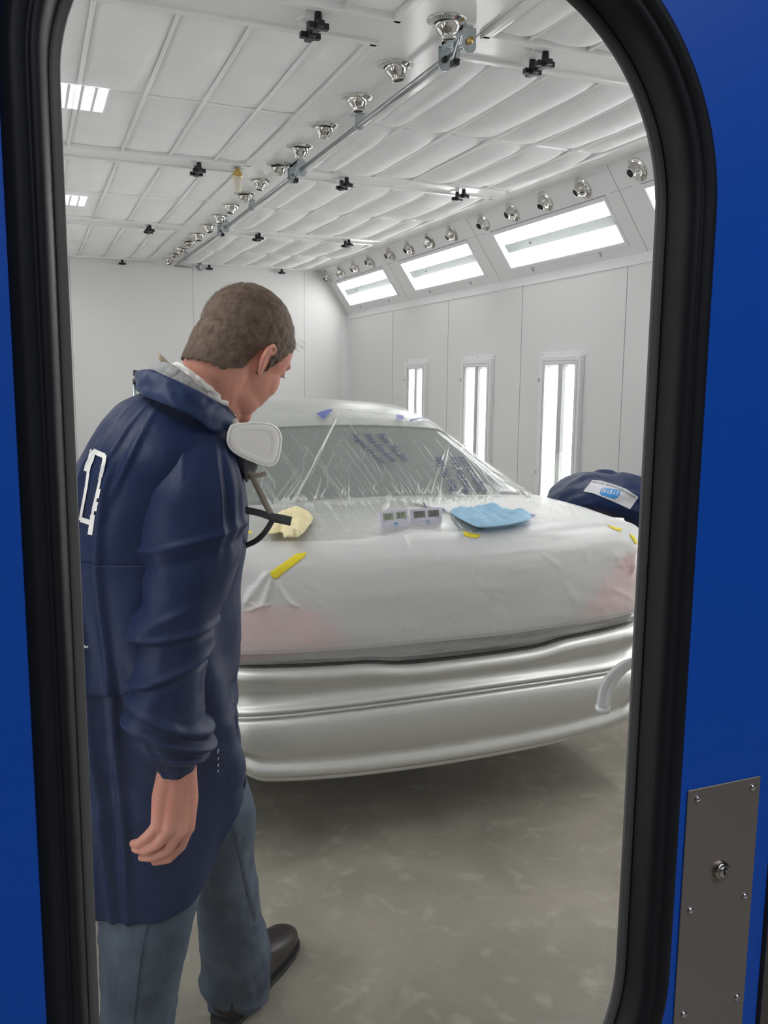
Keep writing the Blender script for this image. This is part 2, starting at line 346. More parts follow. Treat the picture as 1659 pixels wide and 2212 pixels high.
for side in (1, -1):
    for (a, b), w in (((7.36, 7.83), 'farthest and smallest'), ((6.13, 6.64), 'middle one, partly behind the car roof'), ((4.92, 5.42), 'nearest one, right of the car'), ((2.5, 3.0), 'added outside the picture near the front'), ((1.2, 1.7), 'unseen, added closest to the front wall')):
        side_lamp(a, b, side, w)  # lamps near the front are unseen, added to light the car's rear
# ---- ceiling filter modules
MY = [(.95, 2.95), (3.155, 5.13), (5.335, 7.29), (7.49, 9.47)]
wordy = ['closest to the front', 'third row from the back wall', 'second row from the back wall', 'against the back wall']
def filt(side, k):
    y0, y1 = MY[k]
    if side > 0: x0, x1, rods, A = 1.56, 2.905, [1.731, 1.984, 2.235, 2.478, 2.73], .055
    else: x0, x1, rods, A = -.12, 1.225, [1.03, .783, .533, .26, .05], .034
    t = thing('ceiling_filter_panel', 'quilted white ceiling filter panel %s of the nozzle strip, %s' % ('right' if side > 0 else 'left', wordy[k]), 'ceiling panel', ((x0+x1)/2, (y0+y1)/2, 2.79), 'white ceiling filter panels')
    xs = sorted([x0+.02]+rods+[x1-.02]); ym = (y0+y1)/2; nz = noise
    bm = bmesh.new(); nu = 14
    X = [xs[i]+(xs[i+1]-xs[i])*j/nu for i in range(len(xs)-1) for j in range(nu)]+[xs[-1]]
    Y = [y0+.02+(ym-y0-.02)*j/20 for j in range(20)]+[ym+(y1-.02-ym)*j/20 for j in range(21)]
    def z(x, y):
        for a, b in zip(xs, xs[1:]):
            if x <= b+1e-6: break
        u = (x-a)/(b-a)*2-1; c, d = (y0+.02, ym) if y < ym else (ym, y1-.02); v = (y-c)/(d-c)*2-1
        h = max(0, (1-u*u))**.6*max(0, (1-abs(v)**5))**.7
        return 2.807-A*h*(.8+.35*nz.noise(Vector((x*3, y*1.6, k))))-.004*nz.noise(Vector((x*9, y*6, 3+k)))*h
    V = [[bm.verts.new((x, y, z(x, y))) for x in X] for y in Y]
    for j in range(len(Y)-1):
        for i in range(len(X)-1): bm.faces.new((V[j][i], V[j+1][i], V[j+1][i+1], V[j][i+1]))
    obj('filter_cloth', bm, M['pad'], t)
    bm = bmesh.new()
    for p, q in (((x0-.012, y0-.012, 2.782), (x1+.012, y0+.022, 2.80)), ((x0-.012, y1-.022, 2.782), (x1+.012, y1+.012, 2.80)), ((x0-.012, y0, 2.782), (x0+.02, y1, 2.80)), ((x1-.02, y0, 2.782), (x1+.012, y1, 2.80))):
        box(bm, p, (q[0], q[1], 2.835))
    bev(bm, .004, 2); obj('frame', bm, M['gloss'], t, smooth=False)
    for x in rods:
        bm = bmesh.new(); tube(bm, [(x, y0+.01, 2.797), (x, ym, 2.790), (x, y1-.01, 2.797)], .0085, 8); obj('rod', bm, M['frame'], t)
    bm = bmesh.new(); tube(bm, [(x0, ym, 2.801), (x1, ym, 2.801)], .007, 8); obj('cross_rod', bm, M['frame'], t)
for s in (1, -1):
    for k in range(4): filt(s, k)
bm = bmesh.new()
for y in (3.052, 5.233, 7.39):
    for x0, x1 in ((XL, 1.238), (1.545, 2.905)): box(bm, (x0, y-.10, 2.795), (x1, y+.10, 2.82))
for x0, x1 in ((XL, 1.238), (1.545, 2.905)): box(bm, (x0, 9.47, 2.795), (x1, YB, 2.82))
box(bm, (XL, .78, 2.795), (-.13, YB, 2.82))
bev(bm, .003, 1); obj('ceiling_bars', bm, M['gloss'], smooth=False, kind='structure')
# ---- star knobs
def knob(x, y, label):
    t = thing('star_knob', label, 'knob', (x, y, 2.795), 'black star knobs under the ceiling bars')
    bm = bmesh.new(); T = Matrix.Translation((x, y, 2.745))
    box(bm, (-.036, -.012, -.010), (.036, .012, .010), T); box(bm, (-.012, -.036, -.010), (.012, .036, .010), T); bev(bm, .003, 2)
    lathe(bm, [(.016, -.012), (.018, .0), (.014, .02), (.012, .052)], T, 14); obj('knob', bm, M['black'], t, smooth=False)
    bm = bmesh.new(); lathe(bm, [(.048, -.002), (.05, .0), (.05, .007)], Matrix.Translation((x, y, 2.790)), 8); obj('washer_plate', bm, M['gloss'], t, smooth=False)
for bi, (yy, lab) in enumerate(((3.03, 'front cross bar'), (5.225, 'middle cross bar'), (7.38, 'rear cross bar'), (9.49, 'bar at the back wall'))):
    for x, xl in ((.955, 'left of the nozzles'), (1.835, 'right of the nozzles'), (2.62, 'near the sloped wall')):
        if bi == 3: knob(x, yy, 'single black star knob under the %s, %s' % (lab, xl))
        else:
            for dy, w in ((-.045, 'nearer of the pair'), (.045, 'farther of the pair')): knob(x, yy+dy, 'black star knob under the %s, %s, %s' % (lab, xl, w))
# ---- nozzles
def nozzle_proto():
    prof_fl = [(.068, 0), (.069, .003), (.062, .006), (.050, .010), (.046, .012)]
    prof_cn = [(.047, .009), (.046, .018), (.040, .030), (.031, .042), (.027, .050), (.028, .056), (.026, .060), (.022, .060), (.020, .052)]
    m1 = bpy.data.meshes.new('flange'); b = bmesh.new(); lathe(b, prof_fl, None, 32, False); b.to_mesh(m1); b.free()
    m2 = bpy.data.meshes.new('nozzle_cone'); b = bmesh.new(); lathe(b, prof_cn, None, 32, False); b.to_mesh(m2); b.free()
    m3 = bpy.data.meshes.new('outlet'); b = bmesh.new(); lathe(b, [(.0225, .048), (.0225, .0585), (.0, .057)], None, 20, False); b.to_mesh(m3); b.free()
    for m_, mm in ((m1, 'chrome'), (m2, 'chrome'), (m3, 'hole')): m_.materials.append(M[mm]); m_.polygons.foreach_set('use_smooth', [True]*len(m_.polygons))
    return m1, m2, m3
NM = nozzle_proto()
def nozzle(loc, q, label, group, tilt=None):
    t = thing('air_nozzle', label, 'nozzle', loc, group); t.rotation_euler = q.to_euler()
    for nm, me in zip(('flange', 'cone', 'outlet'), NM):
        o = bpy.data.objects.new(nm, me); COL.objects.link(o); o.parent = t
        if tilt and nm != 'flange': o.rotation_euler = tilt
qd = Vector((0, 0, -1)).to_track_quat('Z', 'Y')
cyy = [2.45, 2.90, 3.36, 3.79, 4.25, 4.66, 5.08, 5.51, 5.93, 6.34, 6.77, 7.22, 7.66, 8.08, 8.52, 8.92, 9.30]
for i, y in enumerate(cyy[1:]):
    tl = (random.uniform(-.25, .25), random.uniform(-.25, .25), 0)
    nozzle((XC, y, ZC), qd, 'chrome air nozzle on the glossy ceiling strip, %s from the camera' % ('nearest one' if i == 0 else ORD[i]), 'chrome nozzles along the ceiling strip', tl)
for side in (1, -1):
    T = slopeT(side); R3 = T.to_3x3()
    e = Matrix((R3.col[0], R3.col[1].cross(R3.col[2])*0+R3.col[1], R3.col[2])).transposed()
    qn = Vector(R3.col[2]).to_track_quat('Z', 'Y')
    ys = [2.88, 3.29, 3.70, 4.11, 4.62, 5.034, 5.444, 5.86, 6.37, 6.785, 7.20, 7.62, 8.134, 8.566, 8.99, 9.437]
    for i, y in enumerate(ys):
        if side < 0 and i % 2: continue
        tl = (random.uniform(-.3, .3), random.uniform(-.3, .3), 0)
        nozzle(T @ Vector((y, .08, 0)), qn, 'chrome air nozzle on the %s sloped panel, %s from the camera' % ('right' if side > 0 else 'left', ORD[i]), 'chrome nozzles on the %s sloped panel' % ('right' if side > 0 else 'left'), tl)
# ---- pipe and brackets
PX, PZ = 1.478, 2.747
for k, (a, b) in enumerate(((3.10, 4.92), (5.10, 6.97), (7.14, 9.44))):
    bm = bmesh.new(); tube(bm, [(PX, a, PZ), (PX, b, PZ)], .0125, 14)
    tag(obj('steel_pipe', bm, M['steelpipe']), 'grey steel tube under the nozzle strip, %s section' % ('nearest and longest', 'middle', 'farthest')[k], 'pipe', 'steel tube sections under the ceiling')
bm = bmesh.new(); tube(bm, [(PX-.01, 9.45, PZ), (PX+.25, 9.45, PZ)], .010, 10); tube(bm, [(PX+.25, 9.45, PZ+.055), (PX+.25, 9.45, PZ-.03)], .022, 12)
tag(obj('cross_tube', bm, M['steelpipe']), 'short steel tube crossing at the back end of the ceiling pipe', 'pipe')
def hanger(y, label):
    t = thing('pipe_hanger', label, 'bracket', (PX, y, ZC), 'zinc hangers on the ceiling strip')
    bm = bmesh.new(); box(bm, (PX-.022, y-.002, PZ-.008), (PX+.022, y+.002, ZC)); box(bm, (PX-.03, y-.002, ZC-.004), (PX+.03, y+.045, ZC+.003)); bev(bm, .001, 1)
    tube(bm, [(PX, y-.0025, PZ), (PX, y+.0025, PZ)], .022, 18); obj('strap', bm, M['zinc'], t, smooth=False)
    bm = bmesh.new(); tube(bm, [(PX, y-.012, PZ), (PX, y+.012, PZ)], .013, 14); obj('bushing', bm, M['steelpipe'], t)
for y, w in ((4.00, 'single one ahead of the first clamp'), (6.11, 'single one in the middle of the strip'), (8.80, 'single one near the back wall')): hanger(y, 'zinc pipe hanger under the ceiling strip, '+w)
def clamp(y, word):
    t = thing('toggle_clamp', 'zinc toggle clamp bracket joining the ceiling pipe sections, '+word, 'clamp', (PX, y, ZC), 'toggle clamps on the ceiling pipe')
    for dy, nm in ((-.095, 'near'), (.10, 'far')):
        bm = bmesh.new(); box(bm, (PX-.026, y+dy-.002, PZ-.02), (PX+.026, y+dy+.002, 2.792)); bev(bm, .0008, 1)
        tube(bm, [(PX, y+dy-.003, PZ-.014), (PX, y+dy+.003, PZ-.014)], .026, 18); obj('ear', bm, M['zinc'], t, smooth=False)
        bm = bmesh.new(); tube(bm, [(PX, y+dy-.016, PZ), (PX, y+dy+.016, PZ)], [.011, .011], 14); obj('pin', bm, M['black'] if dy > 0 else M['brass'], t)
    bm = bmesh.new(); box(bm, (PX-.018, y-.08, 2.790), (PX+.022, y+.09, 2.803)); box(bm, (PX-.018, y-.08, 2.772), (PX-.015, y+.09, 2.803)); bev(bm, .001, 1); obj('channel', bm, M['zinc'], t, smooth=False)
    bm = bmesh.new(); box(bm, (PX-.006, y-.022, 2.715), (PX+.002, y+.022, 2.790)); bev(bm, .002, 1)
    tube(bm, [(PX-.008, y-.035, 2.775), (PX-.008, y+.015, 2.715)], .005, 8); obj('lever', bm, M['zinc'], t, smooth=False)
    bm = bmesh.new(); box(bm, (PX-.016, y-.012, 2.695), (PX+.008, y+.028, 2.718)); bev(bm, .005, 2); obj('grip', bm, M['black'], t)
    bm = bmesh.new(); tube(bm, [(PX, y-.07, PZ), (PX, y+.08, PZ)], .007, 10); obj('rod', bm, M['steelpipe'], t)
for y, w in ((3.00, 'nearest beside the first nozzle'), (5.02, 'middle one'), (7.05, 'farthest one')): clamp(y, w)
# bronze muffler under the bar
t = thing('pressure_probe', 'brass fitting with frosted plastic tip hanging under the left middle ceiling bar', 'fitting', (1.185, 5.23, 2.795))
T = Matrix.Translation((1.185, 5.23, 2.795)) @ Matrix.Rotation(math.pi, 4, 'X')
bm = bmesh.new(); lathe(bm, [(.038, 0), (.038, .006), (.012, .007)], T, 20); obj('mount_plate', bm, M['zinc'], t)
bm = bmesh.new(); lathe(bm, [(.014, .006), (.014, .022), (.027, .024), (.028, .05), (.024, .055)], T, 12); obj('brass_nut', bm, M['brass'], t, smooth=False)
bm = bmesh.new(); lathe(bm, [(.024, .05), (.026, .07), (.024, .12), (.018, .135), (.0, .138)], T, 18, False); obj('plastic_tip', bm, M['frost'], t)
# ================================================================ FRONT WALL, DOOR, WINDOW
YD = .70; U = YD
def rrect(x0, x1, z0, z1, rs, n=14):
    """rounded rectangle, corners TR, TL, BL, BR; returns (x, z, nx, nz)"""
    out = []
    for (cx, cz, a0), r in zip(((x1, z1, 0), (x0, z1, 90), (x0, z0, 180), (x1, z0, 270)), rs):
        sx = 1 if cx == x1 else -1; sz = 1 if cz == z1 else -1
        for i in range(n+1):
            a = math.radians(a0+90*i/n); out.append((cx-sx*r+r*math.cos(a), cz-sz*r+r*math.sin(a), math.cos(a), math.sin(a)))
    return out
IX0, IX1, IZ0, IZ1 = .0338, .5860, .724, 1.941; RS = (.206, .150, .270, .206)
path = rrect(IX0, IX1, IZ0, IZ1, RS, 20)
DX0, DX1, DZ1 = -.40, .7605, 2.13
wall_in = .045   # hole half way under the gasket
W_ = .0427
def ringv(off, y): return [(x+nx*off, y, z+nz*off) for x, z, nx, nz in path]
bm = bmesh.new()
for y in (YD, YD+.055):
    inn = [bm.verts.new(p) for p in ringv(W_-.01, y)]
    out = [bm.verts.new(p) for p in ((DX0, y, .01), (DX1, y, .01), (DX1, y, DZ1), (DX0, y, DZ1))]
    es = [bm.edges.new((inn[i], inn[(i+1) % len(inn)])) for i in range(len(inn))]+[bm.edges.new((out[i], out[(i+1) % 4])) for i in range(4)]
    bmesh.ops.triangle_fill(bm, edges=es, use_beauty=True)
    if y == YD: A = (inn, out)
for la, lb in ((A[0], inn), (A[1], out)):
    for i in range(len(la)): j = (i+1) % len(la); bm.faces.new((la[i], la[j], lb[j], lb[i]))
# drop faces filling the hole
for f in list(bm.faces):
    c = f.calc_center_median()
    if abs(f.normal.y) > .9 and all(min((v.co-w.co).length for w in A[0]+inn) < 1e-6 for v in f.verts) and IX0+.02 < c.x < IX1-.02 and IZ0+.02 < c.z < IZ1-.02 and len(f.verts) == 3:
        vs = [v.co for v in f.verts]
        bm.faces.remove(f)
bmesh.ops.recalc_face_normals(bm, faces=bm.faces[:])
door = obj('door_1', bm, M['blue'], smooth=False, kind='structure'); door['label'] = 'blue booth door'; door.data.materials.append(M['satin'])
for p_ in door.data.polygons:
    if p_.center.y > YD+.03: p_.material_index = 1
# gasket swept along the path: (offset from inner edge, depth)
def sweep(prof):
    bm = bmesh.new(); R = [[bm.verts.new(p) for p in ringv(o, YD+y)] for o, y in prof]
    for a, b in zip(R, R[1:]):
        for i in range(len(a)): j = (i+1) % len(a); bm.faces.new((a[i], b[i], b[j], a[j]))
    return bm
def sm(prof, n=5): return [(p.x, p.y) for p in [Vector((v[0], v[1])) for v in [(q.x, q.y) for q in spl([(a, b, 0) for a, b in prof], n*len(prof))]]]
obj('window_gasket', sweep(sm([(.0085, .0325), (.0100, .022), (.0115, .008), (.015, .0), (.020, -.003), (.0235, -.0015), (.027, -.0045), (.033, -.007), (.039, -.004), (.0425, .0), (.0430, .004)])), M['rubber'], door)
obj('window_lip', sweep([(0, .0385), (0, .0352), (.0008, .0340), (.0078, .0312), (.0085, .0325), (.0088, .036)]), M['lip'], door)
bm = bmesh.new(); n = 160
vs = [bm.verts.new(p) for p in ringv(.006, YD+.0375)]; bm.faces.new(vs)
o = obj('window_1', bm, M['pane'], smooth=False, kind='structure')
# lock plate
t = thing('lock_plate', 'tall grey steel lock plate riveted to the blue door right of the window', 'lock plate', (.688, YD, .6))
bm = bmesh.new(); box(bm, (.6372, YD-.0022, .62), (.7382, YD, 1.1415)); bev(bm, .0006, 1); obj('plate', bm, M['plate'], t, smooth=False)
Tn = Matrix.Rotation(math.radians(90), 4, 'X')     # +Z -> -Y
for z in (1.130, 1.000, .874, .748):
    for x in (.650, .727):
        bm = bmesh.new(); T = Matrix.Translation((x, YD-.0022, z)) @ Tn
        lathe(bm, [(.0044, 0), (.0042, .0012), (.0032, .0024), (.0016, .003), (.0013, .0012), (.0, .0010)], T, 16, False); obj('rivet', bm, M['rivet'], t)
T = Matrix.Translation((.688, YD-.0022, 1.0405)) @ Tn
bm = bmesh.new(); lathe(bm, [(.0108, 0), (.0106, .0025), (.0095, .0052), (.0078, .0064), (.0068, .0064), (.0066, .0050)], T, 28, False); o = obj('lock_collar', bm, M['lockm'], t)
bm = bmesh.new(); lathe(bm, [(.0066, .004), (.0065, .0068), (.0058, .0076), (.0, .0076)], T, 24, False); o2 = obj('lock_cylinder', bm, M['rivet'], t)
bm = bmesh.new(); box(bm, (-.0006, -.0034, .0070), (.0006, .0034, .0080), T); box(bm, (-.0020, -.0006, .0070), (.0020, .0006, .0080), T); obj('keyhole', bm, M['hole'], o2, smooth=False)
# inner door pull handle seen through the glass
t = thing('door_pull_handle', 'curved silver pull handle inside the right edge of the door window', 'handle', (.60, .80, 1.30))
cs = [ony(x, y, Y) for x, y, Y in ((1302, 1528, .86), (1308, 1492, .855), (1323, 1464, .845), (1345, 1442, .83), (1372, 1428, .81), (1400, 1421, .785), (1420, 1419, .757))]
bm = bmesh.new(); P = spl(cs, 30); ax = Vector((.25, .95, -.1)).normalized(); rings = []
for i, p in enumerate(P):
    tg = (P[min(i+1, 29)]-P[max(i-1, 0)]).normalized(); nn = tg.cross(ax).normalized(); w = .0085+.001*math.sin(i*.2)
    rings.append([bm.verts.new(p+nn*w*a+ax*b) for a, b in ((-1, 0), (-.8, -.004), (0, -.0065), (.8, -.004), (1, 0), (.8, .002), (0, -.002), (-.8, .002))])
for a, b in zip(rings, rings[1:]):
    for i in range(8): bm.faces.new((a[i], a[(i+1) % 8], b[(i+1) % 8], b[i]))
bm.faces.new(rings[0][::-1]); bm.faces.new(rings[-1]); obj('grip', bm, M['alu'], t)
bm = bmesh.new(); tube(bm, [P[0]+(P[0]-P[1]).normalized()*.004, P[0]+(P[1]-P[0])*.6], .0095, 12, flat=1.); obj('end_cap', bm, M['alu'], t)
# walls around the door
bm = bmesh.new()
for a, b in (((-.62-.06, YD+.005, 0), (DX0-.01, YD+.06, 2.9)), ((DX1+.02, YD+.005, 0), (XR+.06, YD+.06, 2.9)), ((DX0-.01, YD+.005, DZ1+.01), (DX1+.02, YD+.06, 2.9))): box(bm, a, b)
obj('wall_front', bm, M['wall'], smooth=False, kind='structure')
bm = bmesh.new(); box(bm, (DX1+.0035, YD-.004, 0), (DX1+.10, YD+.005, 2.2)); box(bm, (DX0-.1, YD-.004, 0), (DX0-.004, YD+.005, 2.2)); box(bm, (DX0-.1, YD-.004, DZ1+.004), (DX1+.10, YD+.005, 2.24))
obj('trim_door_frame', bm, mat('frame_steel', (.11, .10, .095), .45, .5), smooth=False, kind='structure')
# ================================================================ SHOP BEHIND THE CAMERA
for nm, a, b in (('wall_shop_back', (-5, -13.1, 0), (8, -13, 3.9)), ('wall_shop_left', (-5.1, -13, 0), (-5, .7, 3.9)), ('wall_shop_right', (8, -13, 0), (8.1, .7, 3.9)), ('wall_shop_front', (-5, YD+.005, 0), (-.68, YD+.06, 3.9)), ('wall_shop_front_right', (3.46, YD+.005, 0), (8, YD+.06, 3.9)), ('wall_shop_upper', (-.68, YD+.005, 2.93), (3.46, YD+.06, 3.9))):
    bm = bmesh.new(); box(bm, a, b); obj(nm, bm, M['shop'], smooth=False, kind='structure')
bm = bmesh.new(); box(bm, (-5, -13, 3.82), (8, .75, 3.9)); obj('ceiling_shop', bm, mat('shop_ceiling', (.05, .05, .055), .9), smooth=False, kind='structure')
def troffer(x, y, word):
    t = thing('ceiling_troffer', 'louvred ceiling light of the workshop, '+word, 'light fixture', (x, y, 3.8), 'workshop ceiling lights')
    bm = bmesh.new(); quad(bm, [(x-.6, y-.33, 3.79), (x-.6, y+.33, 3.79), (x+.6, y+.33, 3.79), (x+.6, y-.33, 3.79)]); obj('diffuser', bm, M['troffer'], t, smooth=False)
    bm = bmesh.new()
    for i in range(13): box(bm, (x-.6+i*.1-.009, y-.33, 3.775), (x-.6+i*.1+.009, y+.33, 3.785))
    obj('louvre', bm, mat('louvre', (.8, .8, .85), .4), t, smooth=False)
for x, y, w in ((.10, -6.27, 'nearer one mirrored in the window glass'), (.20, -10.55, 'farther one mirrored in the window glass'), (-3.4, -6.27, 'left row'), (-.3, -1.9, 'unseen, added near left to brighten the door'), (2.3, -1.9, 'unseen, added near right to brighten the door'), (1.0, -1.0, 'unseen, added nearest the door to brighten it')): troffer(x, y, w)  # the near ones at the end are unseen, added to brighten the blue door
# ================================================================ CAMERA / WORLD / VIEW
cd = bpy.data.cameras.new('camera'); cam = bpy.data.objects.new('camera', cd); COL.objects.link(cam)
cd.sensor_fit = 'VERTICAL'; cd.sensor_height = 24; cd.sensor_width = 18; cd.lens = FPX/2212*24; cd.clip_start = .02
cam.matrix_world = Matrix((( RT.x, UP.x, -FW.x, CAM.x), (RT.y, UP.y, -FW.y, CAM.y), (RT.z, UP.z, -FW.z, CAM.z), (0, 0, 0, 1)))
SC.camera = cam
w = bpy.data.worlds.new('world'); SC.world = w; w.use_nodes = True; w.node_tree.nodes['Background'].inputs[0].default_value = (.5, .55, .6, 1); w.node_tree.nodes['Background'].inputs[1].default_value = .05
SC.view_settings.view_transform = 'Standard'; SC.view_settings.look = 'None'; SC.view_settings.gamma = 1; SC.view_settings.use_curve_mapping = False
SC.view_settings.exposure = 0.08
SC.cycles.max_bounces = 14; SC.cycles.diffuse_bounces = 8; SC.cycles.glossy_bounces = 5; SC.cycles.transparent_max_bounces = 24; SC.cycles.sample_clamp_indirect = 6
# ================================================================ CAR
CX = 1.38
ST = [(2.672, .64, .86, .10, 0), (2.652, .74, .865, .10, 0), (2.648, .86, .865, .10, 0), (2.662, .95, .865, .10, .05), (2.692, 1.003, .862, .10, .25), (2.75, 1.033, .86, .10, .65),
      (2.90, 1.050, .86, .10, 1), (3.15, 1.06, .86, .09, 1), (3.38, 1.063, .85, .08, 1), (3.44, 1.085, .80, .08, 1), (3.72, 1.225, .70, .09, 1), (4.02, 1.362, .61, .09, 1),
      (4.15, 1.405, .60, .09, 1), (4.5, 1.455, .60, .09, 1), (5.0, 1.465, .60, .09, 1), (5.5, 1.44, .60, .09, 1), (5.75, 1.40, .60, .09, 1), (6.35, 1.10, .74, .08, 1), (6.9, 1.0, .80, .09, 1), (7.22, .88, .80, .1, 1), (7.34, .60, .80, .1, 1)]
STN = np.array(ST, float)
def stat(s):
    s = max(0, min(len(ST)-1.0001, s)); i = int(s); f = s-i
    p0, p1, p2, p3 = (STN[max(i-1, 0)], STN[i], STN[i+1], STN[min(i+2, len(ST)-1)])
    return .5*((2*p1)+(p2-p0)*f+(2*p0-5*p1+4*p2-p3)*f*f+(3*p1-p0-3*p2+p3)*f**3)
def S(u, s):
    Y, z, hw, r, th = stat(s); a = abs(u); sg = 1 if u >= 0 else -1
    th = max(0, min(1, th))
    plan = .115*max(0, 1-max(0, s-5)/4)
    crown = .012 if s < 9 else .030
    if a <= 1:
        x = a*hw
        e = max(0, (x-(hw-r))/r); d = r*(1-math.sqrt(max(0, 1-e*e)))
        y = Y+plan*(a**2.6)+d*(1-th); zz = z-crown*(a**2)*th-d*th
        return Vector((CX+sg*x, y, zz))
    p = S(sg*1.0, s); belt = .98 if s > 8.5 else min(z-.1, .95)
    q1 = Vector((CX+sg*.885, max(p.y, 2.98), min(p.z, belt) if s > 5 else min(p.z, .95))); q2 = Vector((CX+sg*.87, q1.y, .30))
    if a <= 1.5: return p.lerp(q1, (a-1)*2)
    return q1.lerp(q2, (a-1.5)*2)
def SN(u, s, off):
    e = .004; p = S(u, s); du = S(min(u+e, 2), s)-S(max(u-e, -2), s); ds = S(u, min(s+e*4, 20))-S(u, max(s-e*4, 0)); n = du.cross(ds)
    if n.length < 1e-9: return p
    n.normalize()
    if n.z < 0 and n.y > 0: n = -n
    if n.dot(p-Vector((CX, 4.6, .7))) < 0: n = -n
    return p+n*off
car = thing('car', 'silver sedan seen from behind, masked under plastic film and white paper', 'car', (CX, 4.9, 0))
bm = bmesh.new(); US = [-2, -1.75, -1.5, -1.25]+[-1+i/20 for i in range(41)]+[1.25, 1.5, 1.75, 2]
SS = [i/4 for i in range(81)]
V = [[bm.verts.new(S(u, s)) for u in US] for s in SS]
for j in range(len(SS)-1):
    for i in range(len(US)-1): bm.faces.new((V[j][i], V[j][i+1], V[j+1][i+1], V[j+1][i]))
bmesh.ops.recalc_face_normals(bm, faces=bm.faces[:])
obj('body', bm, M['bodyp'], car)
bm = bmesh.new(); grid(bm, lambda a, b: SN(-.93+1.86*a, 9.15+1.75*b, .004), 30, 20); obj('rear_glass', bm, M['glassd'], car)
bm = bmesh.new(); tube(bm, [SN(-.98+1.96*i/30, 10.97, .006) for i in range(31)], .006, 8); obj('window_seal', bm, M['darkgap'], car)
bm = bmesh.new(); tube(bm, [SN(-.97+1.94*i/30, 9.1, .001) for i in range(31)], .004, 8); obj('window_seal', bm, M['darkgap'], car)
bm = bmesh.new(); grid(bm, lambda a, b: SN(-.90+1.8*a, 16.1+.8*b, .004), 20, 8); obj('windscreen', bm, M['glassd'], car)
for sg, nm in ((-1, 'left'), (1, 'right')):
    bm = bmesh.new(); grid(bm, lambda a, b: S(sg*(1.08+.36*b), 11.2+4.4*a)+Vector((sg*.006, 0, .004)), 20, 6); obj('side_glass', bm, M['glassd'], car)
# bumper
half = [(0, 2.612), (.20, 2.616), (.40, 2.628), (.58, 2.650), (.70, 2.676), (.78, 2.705), (.84, 2.75), (.875, 2.82), (.89, 2.92), (.892, 3.05), (.892, 3.16)]
pl = [Vector((-x, y, 0)) for x, y in half[::-1]]+[Vector((x, y, 0)) for x, y in half[1:]]
pl = spl(pl, 121)
BP = [(-.12, .640), (-.040, .640), (-.022, .636), (-.008, .628), (-.001, .616), (.0, .603), (-.006, .590), (-.014, .578), (-.020, .565), (-.021, .552), (-.016, .540), (-.006, .531), (.002, .525), (.005, .518), (.002, .514), (-.008, .5125), (-.008, .5095), (.003, .508), (.006, .504), (.003, .4985), (-.006, .497), (-.006, .4945), (.006, .493), (.012, .486), (.017, .465), (.020, .43), (.0205, .39), (.016, .36), (.010, .340), (.008, .328), (.012, .316), (.019, .304), (.023, .292), (.022, .281), (.016, .274), (.010, .2725), (.009, .268), (.012, .262), (.008, .257), (-.01, .255), (-.12, .262)]
bm = bmesh.new(); R = []
def gapz(x):   # dip of the trunk opening
    return -.018*(1/(1+math.exp(-(x+.30)/.03)))*(1/(1+math.exp((x-.36)/.03)))
for i, p in enumerate(pl):
    t = (pl[min(i+1, 120)]-pl[max(i-1, 0)]).normalized(); nn = Vector((t.y, -t.x, 0)); row = []
    a = min(1, abs(p.x)/.85)
    for k, (o, z) in enumerate(BP):
        zz = z+(.085*max(0, (a-.83)/.17)**2 if z < .35 else 0)+(gapz(p.x) if z > .6 else gapz(p.x)*max(0, (z-.55)/.05))+(.010*a*a if z > .6 else 0)-(.022*a**2 if .46 < z < .55 else 0)+(.020*a**2.5 if z < .35 else 0)
        row.append(bm.verts.new(Vector((CX, 0, zz))+p+nn*(o-(.05*max(0, (a-.81)/.19)**2 if z < .34 else 0))))
    R.append(row)
for a, b in zip(R, R[1:]):
    for k in range(len(BP)-1): bm.faces.new((a[k], b[k], b[k+1], a[k+1]))
bmesh.ops.recalc_face_normals(bm, faces=bm.faces[:]); o = obj('rear_bumper', bm, M['silver'], car)
bm = bmesh.new(); row = []
for i, p in enumerate(pl):
    t = (pl[min(i+1, 120)]-pl[max(i-1, 0)]).normalized(); nn = Vector((t.y, -t.x, 0)); a = min(1, abs(p.x)/.85)
    row.append([bm.verts.new(Vector((CX, 0, z+gapz(p.x)+.010*a*a))+p+nn*o_) for o_, z in ((-.030, .639), (-.032, .643), (-.040, .645), (-.06, .645))])
for a, b in zip(row, row[1:]):
    for k in range(3): bm.faces.new((a[k], b[k], b[k+1], a[k+1]))
obj('trunk_gap', bm, M['darkgap'], car)
bm = bmesh.new(); box(bm, (CX-.20, 2.70, .235), (CX-.05, 2.80, .262)); box(bm, (CX-.65, 2.75, .24), (CX+.65, 3.2, .30)); obj('underbody_panel', bm, M['black'], car, smooth=False)
bm = bmesh.new(); box(bm, (CX-.8, 3.1, .26), (CX+.8, 7.1, .34)); obj('floor_pan', bm, M['black'], car, smooth=False)
for sg in (-1, 1):
    for y in (3.62, 6.35):
        T = Matrix.Translation((CX+sg*.66, y, .31)) @ Matrix.Rotation(sg*math.pi/2, 4, 'Y')
        bm = bmesh.new(); lathe(bm, [(.20, 0), (.30, .0), (.31, .02), (.31, .18), (.30, .20), (.21, .20), (.20, .17)], T, 32, False); o = obj('wheel', bm, M['tyre'], car)
        bm = bmesh.new(); lathe(bm, [(.205, .15), (.2, .17), (.06, .15), (.05, .18), (0, .18)], T, 24, False); obj('rim', bm, M['silver'], o)
